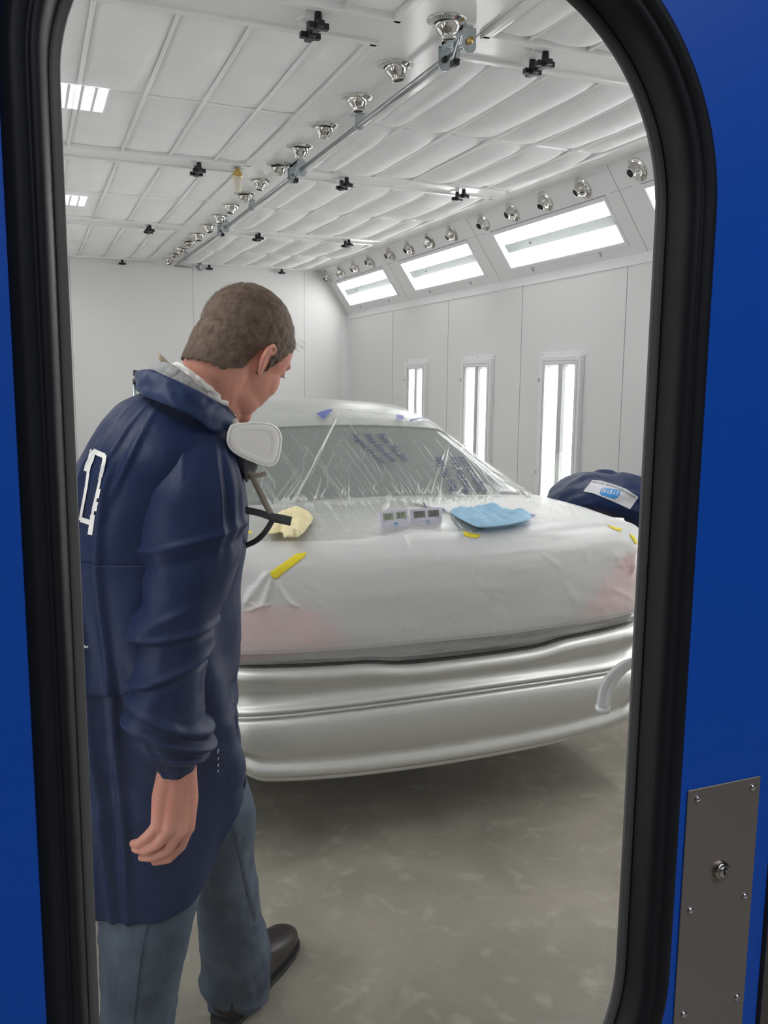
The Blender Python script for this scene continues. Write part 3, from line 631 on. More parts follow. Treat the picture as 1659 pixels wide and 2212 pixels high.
# ---------------------------------------------------------------- decal helper: shapes laid on a surface
def bvh(objs):
    vs, fs = [], []
    for o in objs:
        k = len(vs); mw = Matrix() ; vs += [mw @ v.co for v in o.data.vertices]; fs += [tuple(i+k for i in p.vertices) for p in o.data.polygons]
    return BVHTree.FromPolygons(vs, fs)
def hit(tree, x, y, off=0., fallback=None):
    d = ray(x, y).normalized(); loc, n, i, dist = tree.ray_cast(CAM, d)
    if loc is None: return fallback
    return loc-d*off
def decal(name, polys, tree, m, parent, off=.003, step=8, thick=0., zmax=None):
    """polys: list of pixel outlines traced on the thing; laid on its surface"""
    bm = bmesh.new()
    for pl_ in polys:
        vs = [bm.verts.new((x, y, 0)) for x, y in pl_]; bm.faces.new(vs)
    bmesh.ops.triangulate(bm, faces=bm.faces[:])
    for _ in range(6):
        es = [e for e in bm.edges if e.calc_length() > step]
        if not es: break
        bmesh.ops.subdivide_edges(bm, edges=es, cuts=1, use_grid_fill=False); bmesh.ops.triangulate(bm, faces=bm.faces[:])
    last = None
    for v in bm.verts:
        p = hit(tree, v.co.x, v.co.y, off)
        if p is None: v.co = Vector((0, -50, 0)); v.tag = True
        else: v.co = p
    bmesh.ops.delete(bm, geom=[v for v in bm.verts if v.co.y < -40], context='VERTS')
    bmesh.ops.recalc_face_normals(bm, faces=bm.faces[:])
    o = obj(name, bm, m, parent)
    if thick: solid(o, thick)
    return o
def stroke(pts, w):
    """pixel polyline -> outline polygon"""
    P = [Vector((a, b)) for a, b in pts]; L_, R_ = [], []
    for i, p in enumerate(P):
        t = (P[min(i+1, len(P)-1)]-P[max(i-1, 0)]).normalized(); n = Vector((-t.y, t.x))*w/2; L_.append(p+n); R_.append(p-n)
    return [tuple(v) for v in L_+R_[::-1]]
def text_decal(name, txt, org, ex, ey, tree, m, parent, off=.002, widthpx=None, step=6):
    """ex: pixel vector spanned by the full text width, ey: pixel vector of the cap height"""
    c = bpy.data.curves.new(name, 'FONT'); c.body = txt; c.resolution_u = 2; o = bpy.data.objects.new(name, c); COL.objects.link(o)
    dg = bpy.context.evaluated_depsgraph_get(); dg.update(); me = bpy.data.meshes.new_from_object(o.evaluated_get(dg)); bpy.data.objects.remove(o)
    xs = [v.co.x for v in me.vertices]; x0, x1 = min(xs), max(xs); H = .70
    bm = bmesh.new(); bm.from_mesh(me); ex = Vector(ex); ey = Vector(ey); org = Vector(org)
    bad = []
    for v in bm.verts:
        q = org+ex*((v.co.x-x0)/(x1-x0))+ey*(v.co.y/H); p = hit(tree, q.x, q.y, off)
        if p is None: bad.append(v)
        else: v.co = p
    bmesh.ops.delete(bm, geom=bad, context='VERTS')
    return obj(name, bm, m, parent, smooth=False)
bodyt = bvh([o for o in bpy.data.objects if o.name.startswith('body')])
o = decal('tail_lamp', [[(505, 1332), (545, 1312), (620, 1308), (690, 1322), (728, 1360), (755, 1385), (752, 1398), (505, 1428)]], bodyt, M['red'], car, .006, 12)
o = decal('tail_lamp', [[(1400, 1185), (1360, 1195), (1335, 1215), (1310, 1250), (1290, 1275), (1255, 1330), (1258, 1345), (1400, 1318)]], bodyt, M['red'], car, .006, 12)
bm = bmesh.new()
# ---------------------------------------------------------------- masking film
def smooth_film():
    nu, ns = 600, 460
    s0, s1 = .04, 16.9
    us = np.concatenate([np.linspace(-1.95, -1.05, 24), np.linspace(-1, 1, nu), np.linspace(1.05, 1.95, 24)]); ss = np.concatenate([np.linspace(s0, 9, 190), np.linspace(9.03, 12.5, 300), np.linspace(12.6, s1, 50)])
    tab = {}
    P = np.zeros((len(ss), len(us), 3))
    cu = np.concatenate([np.linspace(-2, -1, 9)[:-1], np.linspace(-1, 1, 61), np.linspace(1, 2, 9)[1:]]); cs = np.linspace(0, 17, 137)
    G = np.array([[SN(float(u), float(s), .012) for u in cu] for s in cs])
    # bilinear resample
    iu = np.interp(us, cu, np.arange(len(cu))); js = np.interp(ss, cs, np.arange(len(cs)))
    i0 = np.clip(iu.astype(int), 0, len(cu)-2); j0 = np.clip(js.astype(int), 0, len(cs)-2); fu = (iu-i0)[None, :, None]; fs = (js-j0)[:, None, None]
    A = G[j0][:, i0]; B = G[j0][:, i0+1]; C_ = G[j0+1][:, i0]; D = G[j0+1][:, i0+1]
    P = (A*(1-fu)+B*fu)*(1-fs)+(C_*(1-fu)+D*fu)*fs
    N = np.cross(np.gradient(P, axis=1), np.gradient(P, axis=0)); N /= np.maximum(np.linalg.norm(N, axis=2, keepdims=True), 1e-9)
    c = np.array([CX, 4.6, .7]); sg = np.sign(((P-c)*N).sum(2, keepdims=True)); N *= sg
    H = np.zeros(P.shape[:2]); Cr = np.zeros(P.shape[:2])
    from mathutils import noise as nz
    rnd = random.Random(5)
    folds = []   # (pixel polyline, width, height, haze)
    def F(p, w=.006, h=.008, z=.5): folds.append((p, w, h, z))
    F([(735, 888), (716, 930), (691, 978), (666, 1030), (648, 1062), (632, 1102)], .0050, .014, 1.0)
    F([(735, 888), (703, 955), (682, 1008), (664, 1048)], .004, .010, .6); F([(735, 888), (755, 925), (800, 992), (828, 1040)], .004, .008, .35)
    F([(735, 888), (748, 960), (752, 1040), (749, 1110)], .003, .006, .25); F([(735, 888), (770, 915), (840, 960)], .003, .006, .25); F([(735, 888), (725, 915), (700, 935)], .003, .006, .4)
    F([(735, 888), (790, 897), (850, 900)], .004, .008, .4); F([(735, 888), (690, 893), (640, 900)], .004, .008, .35)
    F([(568, 1010), (566, 1045), (560, 1075)], .003, .006, .8); F([(572, 1030), (590, 1048), (594, 1066)], .003, .005, .6); F([(566, 1060), (578, 1085), (590, 1110)], .003, .005, .5)
    for a in ([(596, 1085), (620, 1050), (648, 1012)], [(602, 1098), (628, 1060), (657, 1020)], [(610, 1105), (625, 1075), (650, 1040), (655, 995)], [(622, 1112), (636, 1080), (668, 1018)], [(652, 1000), (662, 980), (652, 968)]): F(a, .0032, .006, .65)
    for a in ([(722, 980), (710, 1005), (698, 1035)], [(706, 1022), (707, 1064)], [(690, 1045), (680, 1080), (668, 1105)], [(672, 1105), (688, 1060), (692, 1035)], [(746, 1050), (744, 1085), (749, 1112)]): F(a, .0028, .006, .6)
    for k in range(80):   # long parallel drawing lines of the film across the glass
        x = rnd.uniform(560, 1010); y = rnd.uniform(930, 1080); l = rnd.uniform(25, 120); F([(x, y), (x+l*.30, y+l*.42), (x+l*.58, y+l*.84)], .0018, .003, rnd.uniform(.25, .6))
    for k in range(26):   # gathers where glass meets the deck
        x = 870+k*7.5+rnd.uniform(-3, 3); l = rnd.uniform(12, 60); b = 1100+rnd.uniform(-6, 8); F([(x, b), (x+(x-960)*.05+rnd.uniform(-4, 4), b-l*.5), (x+(x-930)*.16+rnd.uniform(-8, 8), b-l)], .0028, .005, rnd.uniform(.2, .6))
    F([(985, 916), (962, 972), (940, 1035), (925, 1092)], .0035, .008, .8); F([(968, 965), (952, 1040), (947, 1098)], .004, .010, .6); F([(930, 1040), (915, 1070), (893, 1100)], .0035, .007, .6)
    F([(990, 916), (1060, 972), (1120, 1020), (1168, 1060)], .0035, .008, .9); F([(975, 932), (1040, 988), (1140, 1072)], .004, .010, .6); F([(960, 940), (1020, 1010), (1085, 1082)], .004, .008, .45)
    for k in range(34):
        x = rnd.uniform(985, 1150); y = 912+(x-985)*.83+rnd.uniform(4, 60); a = rnd.uniform(-.6, .9); l = rnd.uniform(12, 46); F([(x, y), (x+l*.5, y+l*.5*a+rnd.uniform(-4, 4)), (x+l, y+l*a)], .0035, .007, rnd.uniform(.3, .8))
    for k in range(60):
        x = rnd.uniform(540, 900); y = 1110+rnd.uniform(0, 80); l = rnd.uniform(20, 90); F([(x, y), (x+l*.5, y+rnd.uniform(-8, 8)), (x+l, y+rnd.uniform(-6, 14))], .0028, .006, rnd.uniform(.25, .6))
    for k in range(60):
        x = rnd.uniform(545, 960); y = rnd.uniform(876, 910); l = rnd.uniform(15, 90); F([(x, y), (x+l, y+rnd.uniform(-6, 8))], .003, .005, rnd.uniform(.2, .55))
    for k in range(34):
        x = rnd.uniform(545, 860); y = rnd.uniform(935, 1080); a = rnd.uniform(1.7, 2.4); l = rnd.uniform(15, 50); F([(x, y), (x+l*math.cos(a), y+l*math.sin(a))], .0025, .006, rnd.uniform(.2, .6))
    for k in range(36):   # crumpled bunch at the pillar foot
        x = rnd.uniform(1130, 1235); y = 1055+(x-1130)*.25+rnd.uniform(0, 36); a = rnd.uniform(-.5, 2.2); l = rnd.uniform(10, 34); F([(x, y), (x+l*math.cos(a), y+l*math.sin(a))], .004, .010, rnd.uniform(.5, 1))
    for k in range(24):
        x = rnd.uniform(1000, 1280); y = rnd.uniform(1085, 1150); l = rnd.uniform(20, 60); F([(x, y), (x+l, y+rnd.uniform(-2, 22))], .003, .005, rnd.uniform(.2, .5))
    flat = P.reshape(-1, 3); Hf = H.reshape(-1); Cf = Cr.reshape(-1)
    for pl_, w_, h_, z_ in folds:
        pts = []
        q = [Vector((a, b, 0)) for a, b in pl_]; q = spl(q, max(3, int(len(q)*3))) if len(q) > 2 else q
        for v in q:
            t_ = hit(bodyt, v.x, v.y)
            if t_ is not None: pts.append(np.array(t_))
        if len(pts) < 2: continue
        A_ = np.array(pts); lo = A_.min(0)-.05; hi = A_.max(0)+.05
        idx = np.nonzero(((flat > lo) & (flat < hi)).all(1))[0]
        if len(idx) == 0: continue
        X_ = flat[idx]; best = np.full(len(idx), 9.); tt = np.zeros(len(idx))
        for k in range(len(A_)-1):
            d = A_[k+1]-A_[k]; L2 = max(d@d, 1e-9); f = np.clip(((X_-A_[k])@d)/L2, 0, 1); dist = np.linalg.norm(X_-A_[k]-f[:, None]*d, axis=1)
            better = dist < best; best[better] = dist[better]; tt[better] = (k+f[better])/(len(A_)-1)
        best = np.maximum(best-.009, 0) if False else best
        # distance includes the small offset of the film from the body
        dd = np.sqrt(np.maximum(best**2-.0118**2, 0)); w_ = max(w_*.8, .0026); h_ *= .75; g = np.exp(-(dd/w_)**2)*np.clip(np.sin(np.clip(tt, .02, .98)*math.pi)*1.6, 0, 1)
        Hf[idx] = np.maximum(Hf[idx], g*h_); Cf[idx] = np.maximum(Cf[idx], g*z_)
    for j in range(0, P.shape[0]):
        for i in range(P.shape[1]):
            p = P[j, i]; v = nz.noise(Vector((p[0]*9, p[1]*9, p[2]*9)))*.0030+nz.noise(Vector((p[0]*26, p[1]*26, p[2]*26+4)))*.0008
            H[j, i] += v+.002
    P = P+N*H[:, :, None]
    nj, ni = H.shape; me = bpy.data.meshes.new('masking_film')
    idx = np.arange(nj*ni).reshape(nj, ni); f = np.stack([idx[:-1, :-1], idx[:-1, 1:], idx[1:, 1:], idx[1:, :-1]], -1).reshape(-1, 4)
    me.from_pydata(P.reshape(-1, 3).tolist(), [], f.tolist()); at = me.attributes.new('crease', 'FLOAT', 'POINT'); at.data.foreach_set('value', Cr.reshape(-1).astype(np.float32)); return me
fm = M['film'].node_tree; ats = fm.nodes.new('ShaderNodeAttribute'); ats.attribute_name = 'crease'
mixn = [n for n in fm.nodes if n.label == 'haze'][0]; src = mixn.inputs[0].links[0].from_socket
a2 = fm.nodes.new('ShaderNodeMath'); a2.operation = 'MULTIPLY_ADD'; a2.use_clamp = True; a2.inputs[1].default_value = 1.0; fm.links.new(ats.outputs['Fac'], a2.inputs[0]); fm.links.new(src, a2.inputs[2]); fm.links.new(a2.outputs[0], mixn.inputs[0])
film = meobj('masking_film', smooth_film(), M['film']); tag(film, 'wrinkled clear plastic film draped over the car roof, rear glass and trunk', 'plastic sheet')
filmt = bvh([film])
PB = [('Paint This Side', (812, 938), (60, 59)), ('Pinte Este Lado', (783, 938), (64, 60)), ('Peignez ce côté', (757, 939), (64, 62))]
for t_, o_, e_ in PB: text_decal('printed_text', t_, o_, e_, (17, -1), filmt, M['ink'], film, .010)
for t_, o_, e_ in (('Paint This Side', (990, 1059), (-38, -72)), ('Pinte Este Lado', (1020, 1060), (-36, -74)), ('Peignez ce côté', (1049, 1058), (-48, -72))): text_decal('printed_text', t_, o_, e_, (-18, 2), filmt, M['ink'], film, .010)
M['bluefilm'] = mat('blue_print', (.09, .12, .40), .45)
decal('printed_patch', [[(683, 893), (708, 884), (720, 884), (714, 890), (698, 905)], stroke([(857, 899), (872, 902)], 9), stroke([(885, 909), (905, 903), (930, 903), (955, 907)], 3), [(1136, 1107), (1158, 1112), (1152, 1116), (1133, 1111)]], filmt, M['bluefilm'], film, .004)
decal('printed_marks', [stroke([(987, 1156), (1000, 1158), (1010, 1160)], 3), stroke([(994, 1162), (1004, 1155)], 3), stroke([(1020, 1148), (1040, 1150), (1058, 1148)], 1.6), stroke([(1022, 1155), (1045, 1156), (1060, 1152)], 1.6), stroke([(915, 1085), (920, 1100), (914, 1108)], 4), stroke([(955, 1098), (962, 1104)], 4)], filmt, M['ink'], film, .004)
# band of film stretched flat above the bumper
bm = bmesh.new(); grid(bm, lambda a, b: SN(-1.0+2*a, -.0+.81*b, .012+.0035*noise.noise(Vector((a*7, b*9, 1)))+.002*math.sin(b*16+a*5+2*noise.noise(Vector((a*6, b*2, 7))))), 220, 40)
for v in bm.verts:
    v.co.z += gapz(v.co.x-CX)*max(0, 1-(v.co.z-.64)/.055)
band = obj('masking_film_band', bm, M['film2']); tag(band, 'smooth greyish plastic strip stretched between white paper and silver bumper', 'plastic sheet')
# ---------------------------------------------------------------- masking paper
def stop(u): return float(np.interp(u, [-1.5, -1.05, -.85, -.6, -.42, -.28, -.15, -.02, .12, .3, .5, .7, .9, 1.1, 1.5], [5.6, 5.5, 5.25, 5.0, 5.0, 5.25, 5.6, 5.15, 5.1, 5.3, 5.4, 5.35, 5.3, 5.2, 5.2]))
PCR = []
for c_, wd, hh in (([(588, 1240), (578, 1272), (566, 1300), (532, 1316)], .005, .012), ([(594, 1250), (606, 1276), (624, 1298), (644, 1308)], .0045, .009), ([(586, 1236), (566, 1252), (545, 1282), (528, 1300)], .006, .008), ([(548, 1262), (536, 1285), (530, 1305)], .006, .006), ([(530, 1296), (560, 1304), (590, 1300)], .005, .005),
        ([(866, 1160), (872, 1180), (874, 1196)], .006, .008), ([(1360, 1180), (1350, 1205), (1352, 1240)], .010, .012), ([(1352, 1240), (1362, 1262)], .006, .008), ([(1180, 1250), (1205, 1268)], .005, .003), ([(700, 1260), (740, 1264)], .006, .003)):
    q_ = [hit(bodyt, x, y) for x, y in c_]; q_ = [q for q in q_ if q is not None]
    if len(q_) > 2: PCR.append((spl(q_, 10), wd, hh))
rp = random.Random(21)
for k in range(44):
    x = rp.uniform(530, 1350); t_ = rp.random(); y = 1190+(1395-1190)*t_-(x-520)*(.03+.07*t_); a_ = rp.choice([rp.gauss(-.08, .12), rp.gauss(.9, .4)]); l = rp.uniform(18, 70)
    c_ = [(x, y), (x+l*.5*math.cos(a_), y+l*.5*math.sin(a_)+rp.uniform(-4, 4)), (x+l*math.cos(a_), y+l*math.sin(a_))]
    q_ = [hit(bodyt, x_, y_) for x_, y_ in c_]; q_ = [q for q in q_ if q is not None]
    if len(q_) > 2: PCR.append((spl(q_, 7), rp.uniform(.006, .016), rp.uniform(.0005, .0014)))
def paperP(a, b):
    u = -1.42+2.84*a; s = .62+(stop(u)-.62)*b; q = Vector((u*2.2, s*.9, 3.1))
    n1 = noise.noise(q); n2 = noise.noise(q*3.1); r = 1-abs(noise.noise(Vector((u*3.5+s*.4, s*1.3, 9))))*2
    w = .026+.005*n1+.0012*n2+.0022*noise.noise(Vector((u*1.8+s*.15, s*1.4-u*1.1, 4)))+.0008*noise.noise(Vector((u*7, s*3, 6)))
    # bulge hanging off the trunk edge, creases under the tape
    w += .010*math.exp(-((s-3.4)/1.4)**2)
    p_ = S(u, s) if abs(u) < 1.02 else Vector((0, 0, 0))
    for A3, wd, hh in PCR:
        if (p_-A3[len(A3)//2]).length > .12: continue
        dm = 9; tt_ = .5
        for k in range(len(A3)-1):
            d_ = A3[k+1]-A3[k]; f_ = max(0, min(1, (p_-A3[k]).dot(d_)/max(d_.length_squared, 1e-9))); q__ = (p_-A3[k]-d_*f_).length
            if q__ < dm: dm = q__; tt_ = (k+f_)/(len(A3)-1)
        w += 1.4*hh*math.exp(-(max(0, dm-.001)/(wd*(.6+.6*math.sin(math.pi*tt_))))**2)*min(1, 1.3*math.sin(math.pi*min(.97, max(.03, tt_))))
    for (uu, ss, dx, dy, hh) in ():
        L2 = dx*dx+(dy*.25)**2; f = max(-1, min(1, ((u-uu)*dx+(s-ss)*.0625*dy)/L2)); d = math.hypot(u-uu-f*dx, (s-ss-f*dy)*.25); w += hh*math.exp(-(d/.014)**2)
    w = w*(1-.5*max(0, b-.6)/.4)
    if b < .03: w -= .006*(1-b/.03)
    return SN(u, s, w)
bm = bmesh.new(); grid(bm, paperP, 360, 170); paper = obj('masking_paper', bm, M['paper']); tag(paper, 'white translucent masking paper hanging over the whole rear face of the trunk', 'paper sheet')
bm = bmesh.new(); grid(bm, lambda a, b: SN(.16+.02*math.sin(b*5)+(.98-.16)*a+.2*a*b*0, 5.0+3.6*b, .0085+.0006*noise.noise(Vector((a*8, b*6, 2)))), 60, 60)
M['paper2'] = mat('masking_paper_flat', (.93, .93, .935), .7); paper2 = obj('masking_paper', bm, M['paper2']); tag(paper2, 'flat white paper under the film on the right half of the trunk lid', 'paper sheet')
bm = bmesh.new(); q = [ony(1262, 1100, 3.3), ony(1300, 1117, 3.25), ony(1347, 1119, 3.2), ony(1360, 1152, 3.0), ony(1372, 1175, 2.95), ony(1300, 1150, 2.9)]
vs = [bm.verts.new(p) for p in q]; bm.faces.new(vs); bmesh.ops.triangulate(bm, faces=bm.faces[:]); o = obj('paper_corner', bm, M['paper2'], paper, smooth=False); solid(o, .001)
pt = bvh([paper, film, paper2])
def tape(poly, label):
    o = decal('yellow_tape', [poly], pt, M['yellow'], None, .0035, 8, .0006); tag(o, label, 'tape', 'yellow tape strips on the masking')
tape([(583, 1236), (640, 1196), (663, 1193), (658, 1203), (620, 1232), (597, 1251), (588, 1248)], 'large yellow tape strip holding the white paper on the left')
tape([(505, 1198), (531, 1196), (526, 1206), (505, 1222)], 'yellow tape piece at the left paper edge beside the navy jacket')
tape([(505, 1150), (540, 1146), (546, 1151), (505, 1160)], 'small yellow tape piece beside the yellow cloth, behind the mask strap')
tape([(1000, 1147), (1040, 1156), (1030, 1162), (1004, 1158)], 'short yellow tape piece on the trunk in front of the blue cloth')
tape([(1311, 1133), (1318, 1135), (1345, 1143), (1340, 1148), (1322, 1142)], 'pale yellow tape piece near the right end of the paper edge')
tape([(1360, 1152), (1370, 1158), (1378, 1172), (1374, 1176), (1364, 1163)], 'yellow tape piece wrapping the far right trunk corner')
# ---------------------------------------------------------------- cloths
def cloth(name, outline, z0, hgt, m, label, seed, lift=None):
    pts = [onz(x, y, z0) for x, y in outline]; q_ = spl(pts+[pts[0]], 121)[:-1]; ol = []
    k = len(pts); per = q_
    c = sum(pts, Vector())/k; bm = bmesh.new(); rings = []
    for j in range(31):
        f = j/30; row = []
        for i, p in enumerate(per):
            q = c.lerp(p, f); nn = noise.noise(Vector((q.x*22, q.y*22, seed))); n2 = noise.noise(Vector((q.x*55, q.y*55, seed+5)))
            rg = 1-abs(noise.noise(Vector((q.x*13+seed, q.y*13, 2))))*2.2; z = z0+hgt*(1-f**7)*(.30+.45*nn+.6*max(0, rg))+hgt*.10*n2*(1-f**3)+.003
            row.append(bm.verts.new((q.x, q.y, max(z, z0+.001))))
        rings.append(row)
    for a, b in zip(rings, rings[1:]):
        for i in range(len(per)): bm.faces.new((a[i], a[(i+1) % len(per)], b[(i+1) % len(per)], b[i]))
    bmesh.ops.remove_doubles(bm, verts=bm.verts[:], dist=1e-5)
    o = obj(name, bm, m); solid(o, .003, 1); return tag(o, label, 'cloth')
dz = 1.071
yc = cloth('yellow_cloth', [(573, 1155), (582, 1137), (596, 1122), (615, 1111), (640, 1108), (660, 1110), (674, 1119), (672, 1130), (664, 1141), (652, 1155), (640, 1160), (622, 1160), (606, 1152), (590, 1155)], dz-.003, .035, M['yclo'], 'crumpled pale yellow tack cloth on the left of the trunk lid', 3)
bm = bmesh.new(); A_ = spl([onz(608, 1152, 1.085), onz(618, 1143, 1.10), onz(634, 1143, 1.105), onz(650, 1150, 1.085)], 20); B_ = spl([onz(614, 1162, 1.072), onz(622, 1160, 1.078), onz(640, 1161, 1.078), onz(648, 1157, 1.072)], 20)
grid(bm, lambda a, b: A_[int(round(a*19))].lerp(B_[int(round(a*19))], b)+Vector((0, 0, .012*math.sin(b*math.pi))), 20, 8); o = obj('folded_corner', bm, M['yclo'], yc); solid(o, .003)
bc = cloth('blue_cloth', [(973, 1107), (990, 1109), (1012, 1110), (1028, 1104), (1043, 1102), (1075, 1106), (1105, 1111), (1120, 1114), (1142, 1112), (1145, 1120), (1137, 1128), (1100, 1134), (1060, 1138), (1036, 1139), (1009, 1130), (985, 1119)], dz-.002, .034, M['bclo'], 'light blue microfibre cloth spread on the right of the trunk lid', 11)
bm = bmesh.new(); A_ = spl([onz(973, 1106, 1.078), onz(1000, 1120, 1.085), onz(1040, 1137, 1.078)], 20)
tube(bm, spl([onz(975, 1107, 1.082), onz(995, 1118, 1.084), onz(1015, 1129, 1.082), onz(1040, 1137, 1.080), (onz(1090, 1133, 1.080)), onz(1140, 1122, 1.082)], 40), .005, 8); obj('rolled_hem', bm, M['bclo'], bc)
# ---------------------------------------------------------------- digital meters
def meter(tl, tr, br, bl, Yd, t1, t2, word, dark):
    t = thing('digital_thermometer', word, 'thermometer', ony(*[(bl[0]+br[0])/2, (bl[1]+br[1])/2], Yd), 'digital thermometers on the trunk')
    P0 = ony(*bl, Yd); P1 = ony(*br, Yd+.012); ux = (P1-P0); w = ux.length; ux.normalize(); hh = (ony(*tl, Yd)-P0).length
    uy = (Vector((0, .22, 1))).normalized(); uy = (uy-ux*uy.dot(ux)).normalized(); un = ux.cross(uy)
    P0 = Vector(P0); T = Matrix(((ux.x, uy.x, un.x, P0.x), (ux.y, uy.y, un.y, P0.y), (ux.z, uy.z, un.z, P0.z), (0, 0, 0, 1)))
    bm = bmesh.new(); box(bm, (0, 0, -.012), (w, hh, 0), T); bev(bm, .0015, 2); obj('case', bm, M['meter'], t, smooth=False)
    bm = bmesh.new(); box(bm, (w*.2, 0, -.045), (w*.8, hh*.08, -.012), T); obj('stand', bm, M['meter'], t, smooth=False)
    def txt(nm, s, x, y, h, wd, m, par):
        c = bpy.data.curves.new(nm, 'FONT'); c.body = s; o = bpy.data.objects.new(nm, c); COL.objects.link(o); dg = bpy.context.evaluated_depsgraph_get(); dg.update(); me = bpy.data.meshes.new_from_object(o.evaluated_get(dg)); bpy.data.objects.remove(o)
        xs = [v.co.x for v in me.vertices]; x0, x1 = min(xs), max(xs)
        for v in me.vertices: v.co = T @ Vector((x+(v.co.x-x0)/(x1-x0)*wd, y+v.co.y/.7*h, .0012))
        return meobj(nm, me, m, par, smooth=False)
    for (x, wd, s) in ((.10, .36, t1), (.55, .36, t2)):
        bm = bmesh.new(); box(bm, (w*x, hh*.56, -.001), (w*(x+wd), hh*.88, .0006), T); l = obj('display', bm, dark, t, smooth=False)
        txt('digits', s, w*(x+.05), hh*.62, hh*.20, w*(wd-.12), M['navyink'], l)
    bm = bmesh.new(); box(bm, (w*.45, hh*.25, 0), (w*.58, hh*.41, .0007), T); l = obj('logo_patch', bm, M['logob'], t, smooth=False)
    txt('logo_text', 'ppg', w*.465, hh*.31, hh*.08, w*.10, M['white'], l)
    txt('caption', 'PPG Automotive Refinish', w*.28, hh*.12, hh*.055, w*.48, M['navyink'], t)
    for x, y, s in ((.05, .50, 'TEMPERATURE'), (.78, .50, 'HUMIDITY')): txt('caption', s, w*x, hh*y, hh*.03, w*.16, M['navyink'], t)
    for x in (.03, .90):
        bm = bmesh.new()
        for k in range(3): box(bm, (w*x, hh*(.08+.06*k), 0), (w*(x+.07), hh*(.10+.06*k), .0006), T)
        obj('vent_marks', bm, M['greyp'], t, smooth=False)
meter((820, 1106), (886, 1099), (887, 1144), (826, 1152), 2.87, '75.9°', "27'", 'left digital thermometer reading 75.9 and 27, standing on the trunk', M['lcd'])
meter((888, 1100), (953, 1096), (957, 1140), (890, 1145), 2.91, '75.9°', "20'", 'right digital thermometer reading 75.9 and 20, standing on the trunk', M['lcd2'])
# ================================================================ MAN
def pxdist(x, y, Y): return (ony(x, y, Y)-CAM).dot(FW)
def interp_rows(rows):
    """rows: (y, xl, xr, Y, b) -> smooth sampler at row y"""
    A = np.array(rows, float); k = A[:, 0]
    def f(y):
        y_ = float(y); i = int(np.clip(np.searchsorted(k, y_)-1, 0, len(k)-2)); t = (y_-k[i])/(k[i+1]-k[i])
        p0, p1, p2, p3 = A[max(i-1, 0)], A[i], A[i+1], A[min(i+2, len(k)-1)]
        def slope(a, b, c):
            ha, hb = b[0]-a[0], c[0]-b[0]
            da = (b-a)/ha if ha else None; db = (c-b)/hb if hb else None
            if da is None: return db
            if db is None: return da
            return (da*hb+db*ha)/(ha+hb)*np.where(da*db > 0, 1, .35)
        h = p2[0]-p1[0]; m1 = slope(p0, p1, p2)*h; m2 = slope(p1, p2, p3)*h
        t = max(-.4, min(1.4, t)); return (2*t**3-3*t*t+1)*p1+(t**3-2*t*t+t)*m1+(-2*t**3+3*t*t)*p2+(t**3-t*t)*m2
    return f
def ring_pt(f, y, phi, wr=0., power=1.0):
    r = f(y); cx = (r[1]+r[2])/2; a = (r[2]-r[1])/2; c = ony(cx, y, r[3]); d = (c-CAM).dot(FW); a = a*d/FPX
    fv = Vector((c.x-CAM.x, c.y-CAM.y, 0)).normalized(); rv = Vector((fv.y, -fv.x, 0))
    ca, sa = math.cos(phi), math.sin(phi)
    if power != 1: ca = math.copysign(abs(ca)**power, ca); sa = math.copysign(abs(sa)**power, sa)
    n = (rv*ca/max(a, .01)+fv*sa/max(r[4], .01)).normalized()
    return c+rv*a*ca+fv*r[4]*sa+n*wr
def cyl(name, f, y0, y1, nphi, ny, m, parent, wr=None, thick=.0025, hem=None, top=None, power=1., capend=False):
    bm = bmesh.new(); V = []
    for j in range(ny):
        row = []
        for i in range(nphi):
            phi = 2*math.pi*i/nphi; a = top(phi) if top else y0; b = hem(phi) if hem else y1; y = a+(b-a)*j/(ny-1)
            row.append(bm.verts.new(ring_pt(f, y, phi, wr(y, phi, j/(ny-1)) if wr else 0, power)))
        V.append(row)
    for a, b in zip(V, V[1:]):
        for i in range(nphi): k = (i+1) % nphi; bm.faces.new((a[i], b[i], b[k], a[k]))
    o = obj(name, bm, m, parent)
    if thick: solid(o, thick, -1)
    return o
def gs(x, c, w): return math.exp(-((x-c)/w)**2)
NS = lambda x, y, z: noise.noise(Vector((x, y, z)))
# ---- body (skin), one continuous surface
def caps(bm, a, ra, b, rb, n=18):
    a = Vector(a); b = Vector(b); ax = (b-a); L_ = ax.length; T = Matrix.Translation(a) @ ax.to_track_quat('Z', 'Y').to_matrix().to_4x4(); pr = []
    for i in range(5): t = math.pi/2*i/4; pr.append((max(ra*math.sin(t), 1e-4), -ra*math.cos(t)))
    for i in range(5): t = math.pi/2*i/4; pr.append((max(rb*math.cos(t), 1e-4), L_+rb*math.sin(t)))
    lathe(bm, pr, T, n)
def ell(bm, c, r, T=None, rot=None, s=3):
    mt = (T or Matrix()) @ Matrix.Translation(c) @ (rot or Matrix()) @ Matrix.Diagonal((*r, 1)); bmesh.ops.create_icosphere(bm, subdivisions=s, radius=1, matrix=mt)
HP = ony(522, 768, 1.755)      # centre of the head
yaw_, pit_, rol_ = math.radians(-60), math.radians(-34), math.radians(7)
HT = Matrix.Translation(HP) @ Matrix.Rotation(yaw_, 4, 'Z') @ Matrix.Rotation(pit_, 4, 'X') @ Matrix.Rotation(rol_, 4, 'Y')
bm = bmesh.new()
E_ = lambda c, r, rot=None: ell(bm, c, r, HT, rot)
E_((0, -.012, .042), (.077, .102, .090)); E_((0, -.050, -.012), (.062, .058, .072)); E_((0, .028, .035), (.070, .068, .078)); E_((0, .040, -.025), (.060, .058, .075)); E_((0, .034, -.066), (.052, .054, .044)); E_((0, .070, -.094), (.024, .022, .019))
